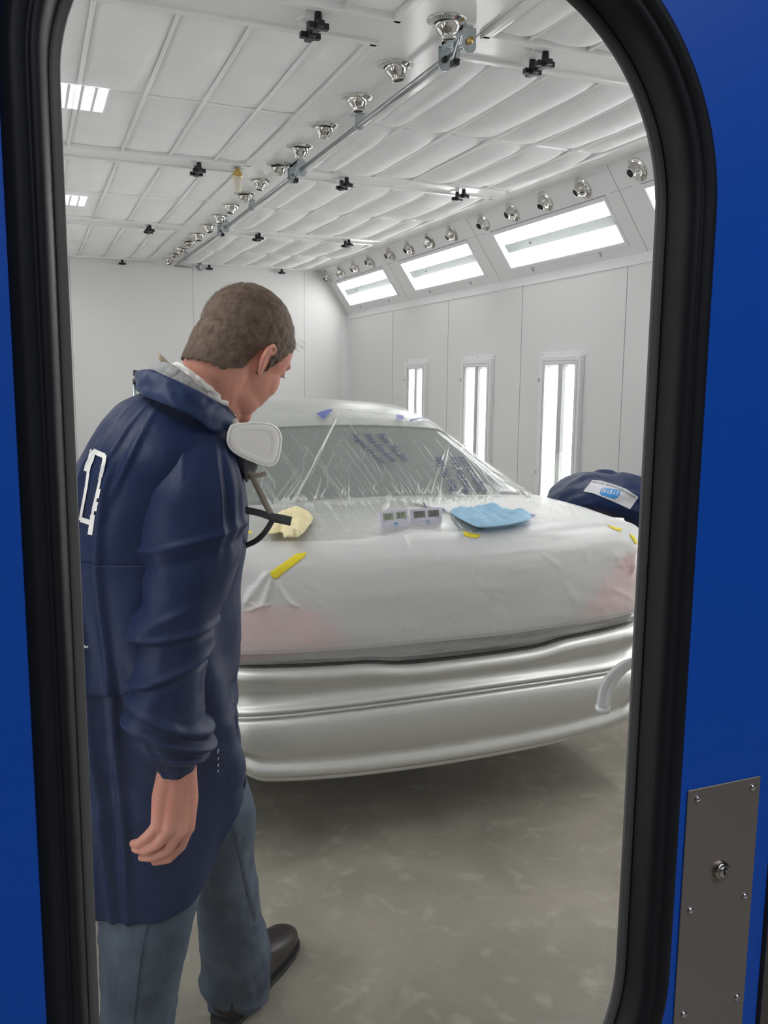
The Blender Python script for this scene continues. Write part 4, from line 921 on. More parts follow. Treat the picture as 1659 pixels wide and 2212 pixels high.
for s in (-1, 1):
    E_((s*.030, .060, -.018), (.028, .029, .036)); E_((s*.036, .022, -.056), (.014, .040, .040), Matrix.Rotation(.35, 4, 'X')); E_((s*.026, .078, .036), (.024, .016, .011)); E_((s*.030, .079, .018), (.014, .011, .010))
    # ear: rim, plate, lobe
    eT = HT @ Matrix.Translation((s*.079, -.004, -.004)) @ Matrix.Rotation(s*.35, 4, 'Z') @ Matrix.Rotation(.12, 4, 'X')
    rim = [(.0, .008*1, -.022), (.0, .015, -.004), (.004, .016, .014), (.006, .006, .028), (.008, -.008, .030), (.009, -.019, .020), (.009, -.020, .004), (.006, -.013, -.012), (.003, -.004, -.026), (.001, .004, -.030)]
    rim = [eT @ Vector((s*x, y, z)) for x, y, z in rim]; rs = [.003, .003, .0036, .004, .004, .0042, .004, .0042, .0055, .005]
    for i in range(len(rim)-1): caps(bm, rim[i], rs[i], rim[i+1], rs[i+1], 8)
    ell(bm, (s*.001, -.003, .002), (.0035, .017, .027), eT); inner = [eT @ Vector((s*.005, y, z)) for y, z in ((.006, .016), (-.006, .018), (-.012, .006), (-.006, -.010), (.004, -.014))]
    for i in range(4): caps(bm, inner[i], .0026, inner[i+1], .0026, 8)
# nose, lips
for a, ra, b, rb in (((0, .086, .026), .008, (0, .108, -.012), .0095), ((0, .108, -.012), .0095, (0, .100, -.026), .008)): caps(bm, HT @ Vector(a), ra, HT @ Vector(b), rb, 10)
for s in (-1, 1): E_((s*.011, .096, -.022), (.008, .010, .007))
E_((0, .086, -.050), (.022, .010, .006)); E_((0, .085, -.060), (.019, .010, .0065)); E_((0, .070, -.045), (.034, .024, .034)); E_((0, .052, -.030), (.054, .044, .066))
# neck, trunk
nk = ony(455, 862, 1.775); nk0 = HT @ Vector((0, -.040, -.045))
caps(bm, nk, .072, nk0, .064, 24); caps(bm, ony(425, 905, 1.78), .078, nk, .070, 24); caps(bm, nk, .060, HT @ Vector((0, .005, -.055)), .050, 20)
sh = [(ony(380, 985, 1.76), .115), (ony(345, 1150, 1.77), .135), (ony(335, 1330, 1.78), .130), (ony(335, 1520, 1.78), .135), (ony(345, 1640, 1.79), .14)]
for (a, ra), (b, rb) in zip(sh, sh[1:]): caps(bm, a, ra, b, rb, 24)
# right arm (near) and hand
SHR, ELB, WR = ony(420, 1010, 1.665), ony(385, 1330, 1.60), ony(384, 1640, 1.575)
caps(bm, ony(400, 990, 1.74), .07, SHR, .06); caps(bm, SHR, .062, ELB, .044); caps(bm, ELB, .046, ony(384, 1560, 1.58), .034); caps(bm, ony(374, 1560, 1.58), .030, ony(372, 1668, 1.575), .0235); caps(bm, ony(392, 1560, 1.58), .030, ony(398, 1668, 1.575), .0225)
P = lambda x, y, Y: ony(x, y, Y)
W1 = [(368, 1662, 1.577, .0235), (384, 1662, 1.573, .024), (399, 1662, 1.577, .0225)]
KN = [(343, 1782, 1.556, .0150), (364, 1790, 1.548, .0150), (387, 1794, 1.550, .0148), (407, 1788, 1.558, .0125)]
for i, k in enumerate(KN):
    wq = W1[min(i, 2)]; mid = ((wq[0]+k[0])/2+(-4 if i == 0 else 2 if i == 3 else 0), (wq[1]+k[1])/2, (wq[2]+k[2])/2+.004, .0205)
    caps(bm, P(*wq[:3]), wq[3], P(*mid[:3]), mid[3]); caps(bm, P(*mid[:3]), mid[3], P(*k[:3]), k[3])
caps(bm, P(352, 1700, 1.60), .020, P(352, 1770, 1.59), .018); caps(bm, P(395, 1700, 1.60), .020, P(395, 1780, 1.585), .016)
FG = [[(343, 1782, 1.556, .0145), (320, 1806, 1.560, .0122), (300, 1822, 1.578, .0108), (288, 1822, 1.590, .0092)],
      [(364, 1790, 1.548, .0140), (342, 1822, 1.552, .0120), (314, 1838, 1.570, .0108), (292, 1834, 1.588, .0090)],
      [(387, 1794, 1.550, .0138), (364, 1835, 1.556, .0118), (332, 1852, 1.574, .0106), (306, 1852, 1.590, .0090)],
      [(407, 1788, 1.558, .0120), (392, 1828, 1.566, .0105), (364, 1856, 1.580, .0096), (334, 1862, 1.592, .0085)]]
for g in FG:
    for a, b in zip(g, g[1:]): caps(bm, P(*a[:3]), a[3]*.86, P(*b[:3]), b[3]*.86, 14)
for a, b in (((398, 1690, 1.60, .017), (404, 1745, 1.605, .015)), ((404, 1745, 1.605, .015), (396, 1785, 1.612, .0125)), ((396, 1785, 1.612, .0125), (380, 1815, 1.612, .0105))): caps(bm, P(*a[:3]), a[3], P(*b[:3]), b[3], 12)
# left arm (far side) and hand
LA = [ony(430, 960, 1.88), ony(400, 1300, 1.93), ony(395, 1560, 1.93)]
caps(bm, LA[0], .062, LA[1], .044); caps(bm, LA[1], .044, LA[2], .028)
lh = [(LA[2]+Vector(v)) for v in ((-.02, 0, -.09), (0, .01, -.10), (.02, .02, -.095), (.035, .03, -.085))]
caps(bm, LA[2], .028, LA[2]+Vector((0, .01, -.07)), .032)
for q in lh: caps(bm, q, .011, q+Vector((.005, -.012, -.035)), .009, 10); caps(bm, q+Vector((.005, -.012, -.035)), .009, q+Vector((.004, -.035, -.055)), .008, 10)
caps(bm, LA[2]+Vector((.02, -.02, -.03)), .012, LA[2]+Vector((.045, -.03, -.075)), .009, 10)
# legs (inside the jeans)
NL = [ony(345, 1700, 1.72), ony(318, 2060, 1.69), Vector(ony(300, 2300, 1.68))]
FL = [ony(455, 1700, 1.86), ony(500, 1960, 1.95), Vector((.395, 2.055, .10))]
NF = ony(290, 2300, 1.68); NF = Vector((NF.x, 1.70, .10))
caps(bm, NL[0], .065, NL[1], .056, 20); caps(bm, NL[1], .056, NF, .036, 20); caps(bm, FL[0], .06, FL[1], .054, 20); caps(bm, FL[1], .054, FL[2], .036, 20)
me = bpy.data.meshes.new('person'); bm.to_mesh(me); bm.free()
person = bpy.data.objects.new('person', me); COL.objects.link(person)
r = person.modifiers.new('r', 'REMESH'); r.mode = 'VOXEL'; r.voxel_size = .0024; r.use_smooth_shade = True
s = person.modifiers.new('s', 'SMOOTH'); s.factor = .5; s.iterations = 6
bake(person); person.data.materials.clear(); person.data.materials.append(M['skin']); person.data.polygons.foreach_set('use_smooth', [True]*len(person.data.polygons))
tag(person, 'person in navy jacket and jeans with short brown hair, walking away beside the silver car', 'person')
# ---- hair: shell lifted from the scalp plus short strands
HI = HT.inverted(); hv = []; vm = {}
src_ = person.data; pc = [HI @ v.co for v in src_.vertices]
def hairy(p):
    if p.length > .2 or p.z < -.09: return False
    th = math.atan2(abs(p.x), p.y)       # 0 front .. pi back
    # lower limit of the hair by angle
    lim = np.interp(th, [0, .45, .75, 1.0, 1.18, 1.28, 1.45, 1.62, 1.78, 2.0, 2.4, 3.14], [.088, .082, .062, .040, -.012, -.030, -.018, .036, .020, -.042, -.070, -.078])
    if p.z < lim+.003*noise.noise(p*120): return False
    if abs(p.x) > .083 and p.z < .045 and -.04 < p.y < .03: return False   # keep the ears bare
    return True
bm = bmesh.new(); inv = [hairy(p) for p in pc]
for f in src_.polygons:
    if all(inv[i] for i in f.vertices):
        fs = []
        for i in f.vertices:
            if i not in vm:
                v = src_.vertices[i]; q = pc[i]; d = .0045+.0018*noise.noise(q*90)+(.004 if q.z > .09 else 0)*min(1, max(0, (q.z-.09)/.03)); vm[i] = bm.verts.new(v.co+v.normal*d); hv.append((v.co.copy(), v.normal.copy(), q))
            fs.append(vm[i])
        bm.faces.new(fs)
be = [e for e in bm.edges if e.is_boundary]; ex_ = bmesh.ops.extrude_edge_only(bm, edges=be); inv2 = {v: k for k, v in vm.items()}
for v in [g for g in ex_['geom'] if isinstance(g, bmesh.types.BMVert)]:
    n_ = min(((v.co-src_.vertices[i].co).length_squared, i) for i in [inv2[w] for e in v.link_edges for w in e.verts if w in inv2] or [0])[1]; v.co = src_.vertices[n_].co-src_.vertices[n_].normal*.002
rr = random.Random(3)
for _ in range(15000):
    c0, nn, q = hv[rr.randrange(len(hv))]
    top_ = max(0, min(1, (q.z-.03)/.08)); dirv = HT.to_3x3() @ Vector((.0, .25+.5*top_ if q.y > -.02 else -.1, -.45+.3*top_)); d = (nn*.28+dirv+Vector((rr.uniform(-.3, .3), rr.uniform(-.3, .3), rr.uniform(-.3, .3)))).normalized()
    l = .004+.004*top_+rr.uniform(0, .002); c1 = c0+nn*.003+Vector((rr.uniform(-1, 1), rr.uniform(-1, 1), rr.uniform(-1, 1)))*.002; sd = d.cross(nn)
    if sd.length < 1e-4: continue
    sd.normalize(); sd *= .0003; bm.faces.new([bm.verts.new(c1-sd), bm.verts.new(c1+sd), bm.verts.new(c1+d*l)])
for k in range(60):   # cowlick at the forehead
    b0 = HT @ Vector((rr.uniform(-.03, .045), .088+rr.uniform(-.012, .004), .092+rr.uniform(-.01, .008))); d = HT.to_3x3() @ Vector((rr.uniform(-.2, .4), 1, rr.uniform(.0, .5))); sd = Vector((0, 0, 1)).cross(d).normalized()*.0005; bm.faces.new([bm.verts.new(b0-sd), bm.verts.new(b0+sd), bm.verts.new(b0+d.normalized()*rr.uniform(.010, .02))])
obj('hair', bm, M['hair'], person)
for s in (-1, 1):
    bm = bmesh.new(); ell(bm, (s*.031, .0815, .017), (.0105, .0095, .0075), HT); obj('eye', bm, M['eye'], person)
    bm = bmesh.new()
    for k in range(14):
        a = HT @ Vector((s*(.020+.0017*k), .0885-.0006*abs(k-6), .017-.0004*abs(k-6))); d = HT.to_3x3() @ Vector((0, 1, -.35)); sd = HT.to_3x3() @ Vector((.0006, 0, 0)); bm.faces.new([bm.verts.new(a-sd), bm.verts.new(a+sd), bm.verts.new(a+d*.008)])
    obj('eyelash', bm, M['hair'], person)
    bm = bmesh.new(); tube(bm, spl([HT @ Vector((s*x, y, z)) for x, y, z in ((.014, .093, .038), (.030, .092, .044), (.046, .080, .038))], 12), [.001]+[.0022]*9+[.002, .001], 8); obj('eyebrow', bm, M['hair'], person)
# ---- jacket
TR = interp_rows([(832, 345, 455, 1.77, .075), (848, 312, 484, 1.77, .085), (868, 268, 496, 1.77, .105), (895, 238, 505, 1.765, .130), (940, 206, 513, 1.755, .160), (985, 182, 520, 1.75, .178), (1050, 150, 528, 1.75, .182), (1110, 134, 531, 1.755, .182), (1190, 126, 527, 1.76, .180), (1250, 130, 515, 1.76, .175), (1330, 136, 512, 1.76, .170), (1420, 138, 511, 1.765, .168), (1500, 138, 508, 1.77, .168), (1580, 138, 514, 1.77, .172), (1650, 137, 522, 1.775, .176), (1700, 136, 525, 1.775, .178), (1800, 134, 520, 1.775, .180), (1890, 134, 515, 1.775, .180)])
def tw(y, phi, v):
    x = math.cos(phi); lower = max(0, min(1, (y-900)/500))
    w = .0085*lower*math.sin(7*phi+1.7*math.sin(y/160)+2*NS(phi*.8, y/260, 1))+.004*NS(phi*3, y/90, 4)
    w += .010*gs(phi % (2*math.pi), 3.75+.25*(y-1000)/400, .055)*min(1, max(0, (y-930)/80))      # drape running down the back
    w += .010*gs(phi % (2*math.pi), 4.12+.2*(y-1000)/500, .05)*min(1, max(0, (y-950)/90))
    w += .010*gs(phi % (2*math.pi), 4.4-.35*(y-900)/300, .05)*gs(y, 960, 90)+.008*gs(phi % (2*math.pi), 4.15-.45*(y-900)/300, .04)*gs(y, 950, 70)+.007*gs(phi % (2*math.pi), 3.85-.4*(y-900)/300, .04)*gs(y, 950, 70)
    w += .005*gs(phi % (2*math.pi), 3.45, .06)*min(1, max(0, (y-1040)/80))
    w += .0045*NS(x*5, y/38, 8)*gs(y, 1600, 120)
    w += .006*math.sin(y/17+phi*3)*gs(phi % (2*math.pi), 6.1, .28)*max(0, min(1, (y-1380)/120))
    return w
def hemT(phi):
    x = math.cos(phi); s = 1 if math.sin(phi) < 0 else .6
    return float(np.interp(x, [-1, -.2, .1, .4, .64, .81, .9, 1.0], [1884, 1886, 1884, 1864, 1832, 1762, 1722, 1697]))
jacket = cyl('jacket', TR, 832, 1884, 220, 240, M['navy'], person, tw, hem=hemT)
# sleeve (near)
SLV = interp_rows([(884, 385, 452, 1.745, .040), (905, 362, 476, 1.73, .070), (940, 338, 496, 1.708, .100), (985, 320, 510, 1.678, .115), (1050, 303, 522, 1.648, .122), (1120, 297, 528, 1.628, .120), (1172, 294, 526, 1.622, .115), (1235, 300, 508, 1.615, .105), (1285, 300, 488, 1.61, .095), (1325, 279, 470, 1.605, .092), (1360, 280, 464, 1.602, .090), (1388, 296, 458, 1.600, .084), (1420, 292, 450, 1.598, .084), (1450, 284, 440, 1.595, .084), (1505, 279, 439, 1.590, .082), (1545, 273, 442, 1.586, .082), (1575, 283, 452, 1.584, .080), (1598, 300, 461, 1.582, .076), (1622, 305, 455, 1.580, .068), (1642, 330, 432, 1.578, .048), (1670, 345, 422, 1.576, .042)])
def sw(y, phi, v):
    x = math.cos(phi); w = .004*NS(phi*2, y/60, 14)
    def fold(y0, slope, wd, h, ph=None):
        return h*gs(y-y0-slope*x, 0, wd)*(1 if ph is None else gs(phi % (2*math.pi), ph, .8))
    w += fold(1150, -28, 9, .006)+fold(1185, -30, 14, -.005)+fold(1352, -12, 8, .007)+fold(1366, -12, 8, -.007)+fold(1300, -60, 14, .006, 4.2)
    w += fold(1432, -34, 10, .007)+fold(1450, -30, 9, -.006)+fold(1535, 40, 10, .010)+fold(1556, 38, 9, -.007)+fold(1576, 34, 8, .009)+fold(1594, 28, 7, -.007)+fold(1612, 18, 7, .008)+fold(1630, 12, 6, -.005)
    w += .009*gs(phi % (2*math.pi), 5.55, .06)*gs(y, 1060, 80)+.009*gs(phi % (2*math.pi), 5.25, .05)*gs(y, 1070, 90)-.005*gs(phi % (2*math.pi), 5.4, .05)*gs(y, 1060, 90)+.008*gs(phi % (2*math.pi), 5.85, .05)*gs(y, 1070, 80)
    w += .005*gs(phi % (2*math.pi), 4.5, .08)*gs(y, 960, 60)
    w += .004*NS(x*4+3, y/22, 20)*gs(y, 1580, 90)
    return w
sl_ = cyl('sleeve', SLV, 886, 1660, 120, 260, M['navy'], jacket, sw, hem=lambda phi: 1656-5*math.cos(phi)+6*max(0, -math.sin(phi)), top=lambda phi: 886)
# sleeve (far side)
SLF = interp_rows([(880, 380, 470, 1.86, .06), (930, 350, 480, 1.90, .10), (1100, 320, 470, 1.95, .10), (1300, 325, 455, 1.94, .085), (1500, 345, 455, 1.93, .075), (1580, 365, 430, 1.93, .05)])
cyl('sleeve', SLF, 880, 1575, 60, 80, M['navy'], jacket, lambda y, phi, v: .006*NS(phi*2, y/50, 33))
# back yoke flap with its free lower edge, snap
bm = bmesh.new()
def flapP(a, b):
    phi = math.radians(185+85*a); e = np.interp(a, [0, .12, .22, .30, .40, 1], [1380, 1392, 1412, 1434, 1436, 1440]); y = 1180+(e-1180)*b
    return ring_pt(TR, y, phi, tw(y, phi, 0)+.002+.010*b+.003*math.sin(a*22)*b)
grid(bm, flapP, 60, 50); o = obj('back_flap', bm, M['navy'], jacket); solid(o, .002)
# collar
def band_(name, top_, bot, m, parent, n=90, k=12, th=.003, bulge=.006, ns=0):
    A_ = spl([ony(*p) for p in top_], n); B_ = spl([ony(*p) for p in bot], n); c = sum(A_, Vector())/n; bm = bmesh.new()
    def G(a, b):
        i = min(n-1, int(round(a*(n-1)))); p = A_[i].lerp(B_[i], b); o_ = (p-c); o_.z = 0; o_.normalize(); return p+o_*(bulge*math.sin(b*math.pi)+.006*NS(a*9, b*1.5, ns+3)+.005*NS(a*24, b*2.5, ns))
    grid(bm, G, n, k); o = obj(name, bm, m, parent); solid(o, th); return o
topc = [(502, 903, 1.68), (480, 880, 1.645), (448, 856, 1.632), (405, 834, 1.632), (366, 816, 1.645), (330, 800, 1.68), (306, 800, 1.73), (300, 806, 1.79), (330, 812, 1.85), (400, 835, 1.88), (470, 870, 1.87), (505, 900, 1.82)]
botc = [(484, 938, 1.655), (456, 930, 1.615), (425, 905, 1.60), (385, 884, 1.60), (345, 870, 1.622), (312, 856, 1.665), (300, 842, 1.73), (305, 850, 1.80), (340, 860, 1.87), (400, 880, 1.90), (470, 905, 1.89), (500, 925, 1.83)]
band_('collar', topc, botc, M['navy2'], jacket, bulge=.0035)
h1 = [(470, 880, 1.69), (440, 845, 1.675), (415, 822, 1.672), (392, 800, 1.68), (368, 786, 1.70), (350, 782, 1.73), (345, 786, 1.78), (370, 800, 1.83), (430, 830, 1.85)]
h2 = [(478, 905, 1.69), (440, 885, 1.672), (400, 860, 1.672), (365, 845, 1.68), (335, 830, 1.70), (322, 820, 1.735), (325, 825, 1.79), (370, 840, 1.85), (430, 860, 1.87)]
band_('hood_lining', h1, h2, M['grey'], person, bulge=.010, ns=5)
w1 = [(503, 885, 1.725), (490, 868, 1.705), (470, 848, 1.692), (440, 822, 1.688), (412, 800, 1.692), (392, 786, 1.705), (384, 782, 1.735), (395, 785, 1.79), (430, 800, 1.83)]
w2 = [(502, 908, 1.722), (482, 882, 1.702), (458, 862, 1.690), (430, 838, 1.686), (402, 814, 1.690), (380, 799, 1.705), (372, 795, 1.738), (385, 800, 1.80), (430, 820, 1.85)]
band_('shirt_collar', w1, w2, M['white'], person, bulge=.003, ns=9)
bm = bmesh.new(); A_ = [ony(344, 762, 1.722), ony(350, 768, 1.722), ony(362, 780, 1.725), ony(374, 794, 1.73)]; B_ = [ony(340, 770, 1.722), ony(345, 778, 1.722), ony(352, 786, 1.725), ony(362, 800, 1.73)]
grid(bm, lambda a, b: A_[int(round(a*3))].lerp(B_[int(round(a*3))], b), 4, 3); 
strapbit = bm
# printing on the back
jt = bvh([jacket, sl_]); 
def logo():
    P_ = []
    S_ = lambda pts, w: P_.append(stroke(pts, w))
    S_([(201, 972), (196, 992), (190, 1005), (187, 1018)], 13); S_([(201, 974), (214, 980), (226, 985)], 11); S_([(226, 983), (224, 1000), (217, 1030)], 8)
    S_([(190, 1010), (190, 1022), (186, 1052), (180, 1085), (176, 1105), (173, 1124)], 6); S_([(218, 1022), (214, 1045), (207, 1075), (201, 1100), (198, 1126)], 5.5)
    S_([(174, 1122), (186, 1126), (197, 1130)], 11); S_([(213, 1056), (211, 1066), (209, 1076)], 9); S_([(208, 1084), (205, 1095), (204, 1104)], 9)
    S_([(200, 1112), (197, 1135), (194, 1155)], 10); S_([(218, 1030), (213, 1036)], 5)
    return P_
decal('back_print', logo(), jt, M['white'], jacket, .0035, 6)
p_ = hit(jt, 186, 1393, .004); bm = bmesh.new(); T = Matrix.Translation(p_) @ (CAM-p_).to_track_quat('Z', 'Y').to_matrix().to_4x4(); lathe(bm, [(.0025, 0), (.0025, .002), (.0055, .002), (.006, 0)], T, 18, False); obj('snap', bm, M['white'], jacket)
decal('pocket_stitching', [stroke([(472, 1618), (470, 1628)], 1.6), stroke([(472, 1636), (471, 1642)], 1.6), stroke([(472, 1650), (471, 1656)], 1.6), stroke([(471, 1663), (471, 1668)], 1.6)], jt, M['white'], jacket, .003, 6)
decal('pocket_edge', [stroke([(424, 1668), (426, 1695), (429, 1720), (450, 1708), (484, 1690)], 1.4), stroke([(425, 1668), (450, 1655), (484, 1632)], 1.2)], jt, M['navy2'], jacket, .003, 8)
# ---- jeans
def leg(name, rows, y1, seed, hem=None):
    f = interp_rows(rows)
    def w(y, phi, v): return .004*NS(phi*1.6, y/70, seed)+.003*NS(phi*4, y/30, seed+4)*(1+2*max(0, v-.8))+.005*gs(phi % (2*math.pi), 4.3, .5)*math.sin(y/26+phi*2)*max(0, v-.55)*2
    return f, w
NR = [(1640, 235, 450, 1.775, .10), (1760, 232, 448, 1.760, .10), (1850, 240, 450, 1.745, .10), (1905, 229, 441, 1.715, .110), (1960, 219, 425, 1.70, .112), (2030, 217, 408, 1.695, .104), (2100, 219, 391, 1.69, .098), (2170, 221, 381, 1.685, .092), (2260, 224, 372, 1.68, .086), (2360, 228, 365, 1.68, .080)]
nf, nw = leg('n', NR, 0, 41)
hipf = interp_rows([(1560, 250, 490, 1.79, .11), (1650, 240, 500, 1.79, .12), (1700, 238, 512, 1.79, .12), (1760, 235, 528, 1.80, .12)])
bm = bmesh.new(); V = []
for j in range(40):
    y = 1600+150*j/39; V.append([bm.verts.new(ring_pt(hipf, y, 2*math.pi*i/80)) for i in range(80)])
for a, b in zip(V, V[1:]):
    for i in range(80): k = (i+1) % 80; bm.faces.new((a[i], b[i], b[k], a[k]))
jeans = obj('jeans', bm, M['jean'], person); solid(jeans, .003, -1)
znear = onz(300, 2360, 0).z
yend = 2360
cyl('trouser_leg', nf, 1700, 2335, 110, 160, M['jean'], jeans, nw)
FR = [(1640, 380, 520, 1.86, .11), (1700, 395, 536, 1.87, .115), (1745, 400, 549, 1.88, .113), (1790, 405, 552, 1.90, .110), (1850, 414, 547, 1.93, .104), (1910, 424, 557, 1.95, .098), (1960, 427, 560, 1.97, .094), (2005, 430, 573, 1.985, .092), (2045, 434, 582, 2.0, .090), (2090, 437, 583, 2.01, .086), (2125, 434, 580, 2.02, .082), (2150, 447, 572, 2.025, .078), (2175, 452, 556, 2.03, .074), (2205, 455, 524, 2.03, .068)]
ff, fw_ = leg('f', FR, 0, 57)
cyl('trouser_leg', ff, 1690, 2200, 100, 150, M['jean'], jeans, lambda y, phi, v: fw_(y, phi, v)+.007*gs(y-2132-20*math.cos(phi), 0, 11)-.006*gs(y-2150-20*math.cos(phi), 0, 8), hem=lambda phi: 2196+8*max(0, -math.sin(phi)), top=lambda phi: 1690)
legt = bvh([o for o in bpy.data.objects if o.name.startswith('trouser_leg')])
decal('side_seam', [stroke([(345, 1890), (340, 1925), (331, 1962), (322, 1990), (313, 2030), (306, 2075), (300, 2120), (295, 2165), (290, 2211)], 3.2)], legt, M['seamd'], jeans, .002, 8)
decal('side_seam', [stroke([(488, 1755), (500, 1785), (512, 1830), (521, 1870), (530, 1915), (540, 1955), (550, 1990)], 3.4), stroke([(493, 1755), (505, 1785), (517, 1830), (526, 1870), (535, 1915), (545, 1955), (553, 1985)], 1.2)], legt, M['seamd'], jeans, .002, 8)
# ---- boots
def boot(heel, toe, word):
    heel = Vector(heel); toe = Vector(toe); ax = (toe-heel); L_ = Vector((ax.x, ax.y, 0)).length; pitch = math.atan2(ax.z, L_); X_ = Vector((ax.x, ax.y, 0)).normalized(); S_ = Vector((-X_.y, X_.x, 0))
    prof = [(0, .028, .020, .075), (.04, .036, .0, .115), (.12, .038, 0, .125), (.22, .039, 0, .115), (.36, .040, .0, .098), (.50, .044, 0, .088), (.65, .050, 0, .080), (.80, .050, 0, .066), (.90, .043, .002, .055), (.96, .031, .006, .045), (1.0, .010, .014, .028)]
    bm = bmesh.new(); rings = []
    for q in range(31):
        t = q/30; w = np.interp(t, [p[0] for p in prof], [p[1] for p in prof]); z0 = np.interp(t, [p[0] for p in prof], [p[2] for p in prof]); z1 = np.interp(t, [p[0] for p in prof], [p[3] for p in prof])
        c = heel+ax*t; row = []
        for i in range(28):
            a = 2*math.pi*i/28; ca, sa = math.cos(a), math.sin(a); h = (z0+z1)/2+(z1-z0)/2*(sa if sa > 0 else -abs(sa)**.45); row.append(bm.verts.new(c+S_*(w*math.copysign(abs(ca)**.85, ca))+Vector((0, 0, h+.012))))
        rings.append(row)
    for a, b in zip(rings, rings[1:]):
        for i in range(28): bm.faces.new((a[i], a[(i+1) % 28], b[(i+1) % 28], b[i]))
    bm.faces.new(rings[0][::-1]); bm.faces.new(rings[-1])
    tube(bm, [heel+ax*.16+Vector((0, 0, .09)), heel+ax*.12+Vector((0, 0, .22))], [.030, .030], 20)
    o = obj('boot', bm, M['boot'], person)
    bm = bmesh.new(); rings = []
    for q in range(21):
        t = q/20; w = np.interp(t, [p[0] for p in prof], [p[1] for p in prof])+.004; c = heel+ax*(t*1.02-.01); rings.append([bm.verts.new(c+S_*w*s_+Vector((0, 0, z_))) for s_, z_ in ((-1, .001), (1, .001), (1, .016), (-1, .016))])
    for a, b in zip(rings, rings[1:]):
        for i in range(4): bm.faces.new((a[i], a[(i+1) % 4], b[(i+1) % 4], b[i]))
    bm.faces.new(rings[0][::-1]); bm.faces.new(rings[-1]); obj('sole', bm, M['black'], o, smooth=False)
boot((.375, 1.955, 0), (.625, 2.225, .0), 'far')
boot((NF.x-.02, 1.62, 0), (NF.x+.08, 1.90, 0), 'near')
# ---- respirator hanging at the chest
resp = thing('respirator', 'half mask respirator with white filter cover hanging below the chin of the person', 'respirator', ony(540, 960, 1.66))
def plate(out, Y, th, m, name, parent, tilt=0., inset=(1, 1), bul=.006):
    pts = [Vector((x, y, 0)) for x, y in out]; n = 72; ol = spl(pts+[pts[0]], n+1)[:-1]; c = sum(ol, Vector())/n; bm = bmesh.new(); rings = []
    for sc_, dd in inset:
        rings.append([bm.verts.new(ony(c.x+(p.x-c.x)*sc_, c.y+(p.y-c.y)*sc_, Y+tilt*(p.x-c.x)*sc_-dd)) for p in ol])
    for a, b in zip(rings, rings[1:]):
        for i in range(n): bm.faces.new((a[i], a[(i+1) % n], b[(i+1) % n], b[i]))
    bm.faces.new(rings[0][::-1]); bm.faces.new(rings[-1]); bmesh.ops.recalc_face_normals(bm, faces=bm.faces[:]); return obj(name, bm, m, parent)
out = [(498, 918), (515, 914), (550, 912), (582, 914), (600, 924), (609, 942), (608, 965), (602, 992), (590, 1007), (572, 1009), (548, 1000), (520, 988), (500, 975), (490, 957), (491, 935)]
plate(out, 1.640, .02, M['filt'], 'filter_cover', resp, .0005, ((.90, -.028), (.98, -.024), (1.0, -.016), (1.0, -.002), (.985, .003), (.955, .005), (.925, .0045), (.915, .003), (.90, .003), (.89, .0045), (.85, .0055), (.62, .006), (.60, .0055), (.57, .0055), (.3, .006)))
plate([(478, 930), (500, 912), (520, 925), (540, 960), (555, 1000), (556, 1012), (540, 1035), (532, 1042), (522, 1020), (500, 985), (482, 955)], 1.678, .03, M['maskg'], 'facepiece', resp, 0, ((.7, -.05), (.95, -.03), (1, -.01), (.95, .01), (.7, .02)))
plate([(497, 905), (512, 905), (520, 925), (516, 950), (498, 950), (486, 930)], 1.665, .02, M['frost'], 'valve_frame', resp, 0, ((.9, -.02), (1, -.01), (1, 0), (.8, .006)))
def ribbon(pts, w, m, name, parent, th=.0015):
    """pts: (x, y, Y) pixel+depth; w pixels"""
    P3 = spl([ony(*p) for p in pts], 30); bm = bmesh.new(); rows = []
    for i, p in enumerate(P3):
        t = (P3[min(i+1, 29)]-P3[max(i-1, 0)]).normalized(); v = (p-CAM).normalized(); s_ = t.cross(v).normalized(); ww = w*(p-CAM).dot(FW)/FPX/2; rows.append([bm.verts.new(p-s_*ww), bm.verts.new(p), bm.verts.new(p+s_*ww)])
    for a, b in zip(rows, rows[1:]):
        for k in range(2): bm.faces.new((a[k], a[k+1], b[k+1], b[k]))
    o = obj(name, bm, m, parent); solid(o, th, 0); return o
ribbon([(527, 1002, 1.665), (538, 1020, 1.66), (556, 1027, 1.655), (575, 1022, 1.655)], 10, M['tan'], 'strap', resp)
ribbon([(541, 1022, 1.665), (556, 1052, 1.67), (572, 1085, 1.68), (588, 1115, 1.685)], 13, M['tan'], 'strap', resp)
hh_ = ribbon([(500, 1095, 1.72), (532, 1102, 1.70), (560, 1108, 1.69), (586, 1117, 1.685)], 15, M['dgrey'], 'head_harness', resp)
ribbon([(590, 1121, 1.683), (575, 1146, 1.685), (556, 1166, 1.70), (534, 1177, 1.72), (505, 1186, 1.74)], 12, M['dgrey'], 'harness_strap', hh_)
ribbon([(582, 1118, 1.683), (600, 1120, 1.682), (615, 1123, 1.682), (629, 1126, 1.682)], 20, M['dgrey'], 'harness_pad', hh_)
o = obj('strap_end', strapbit, M['tan2'], resp); solid(o, .001)
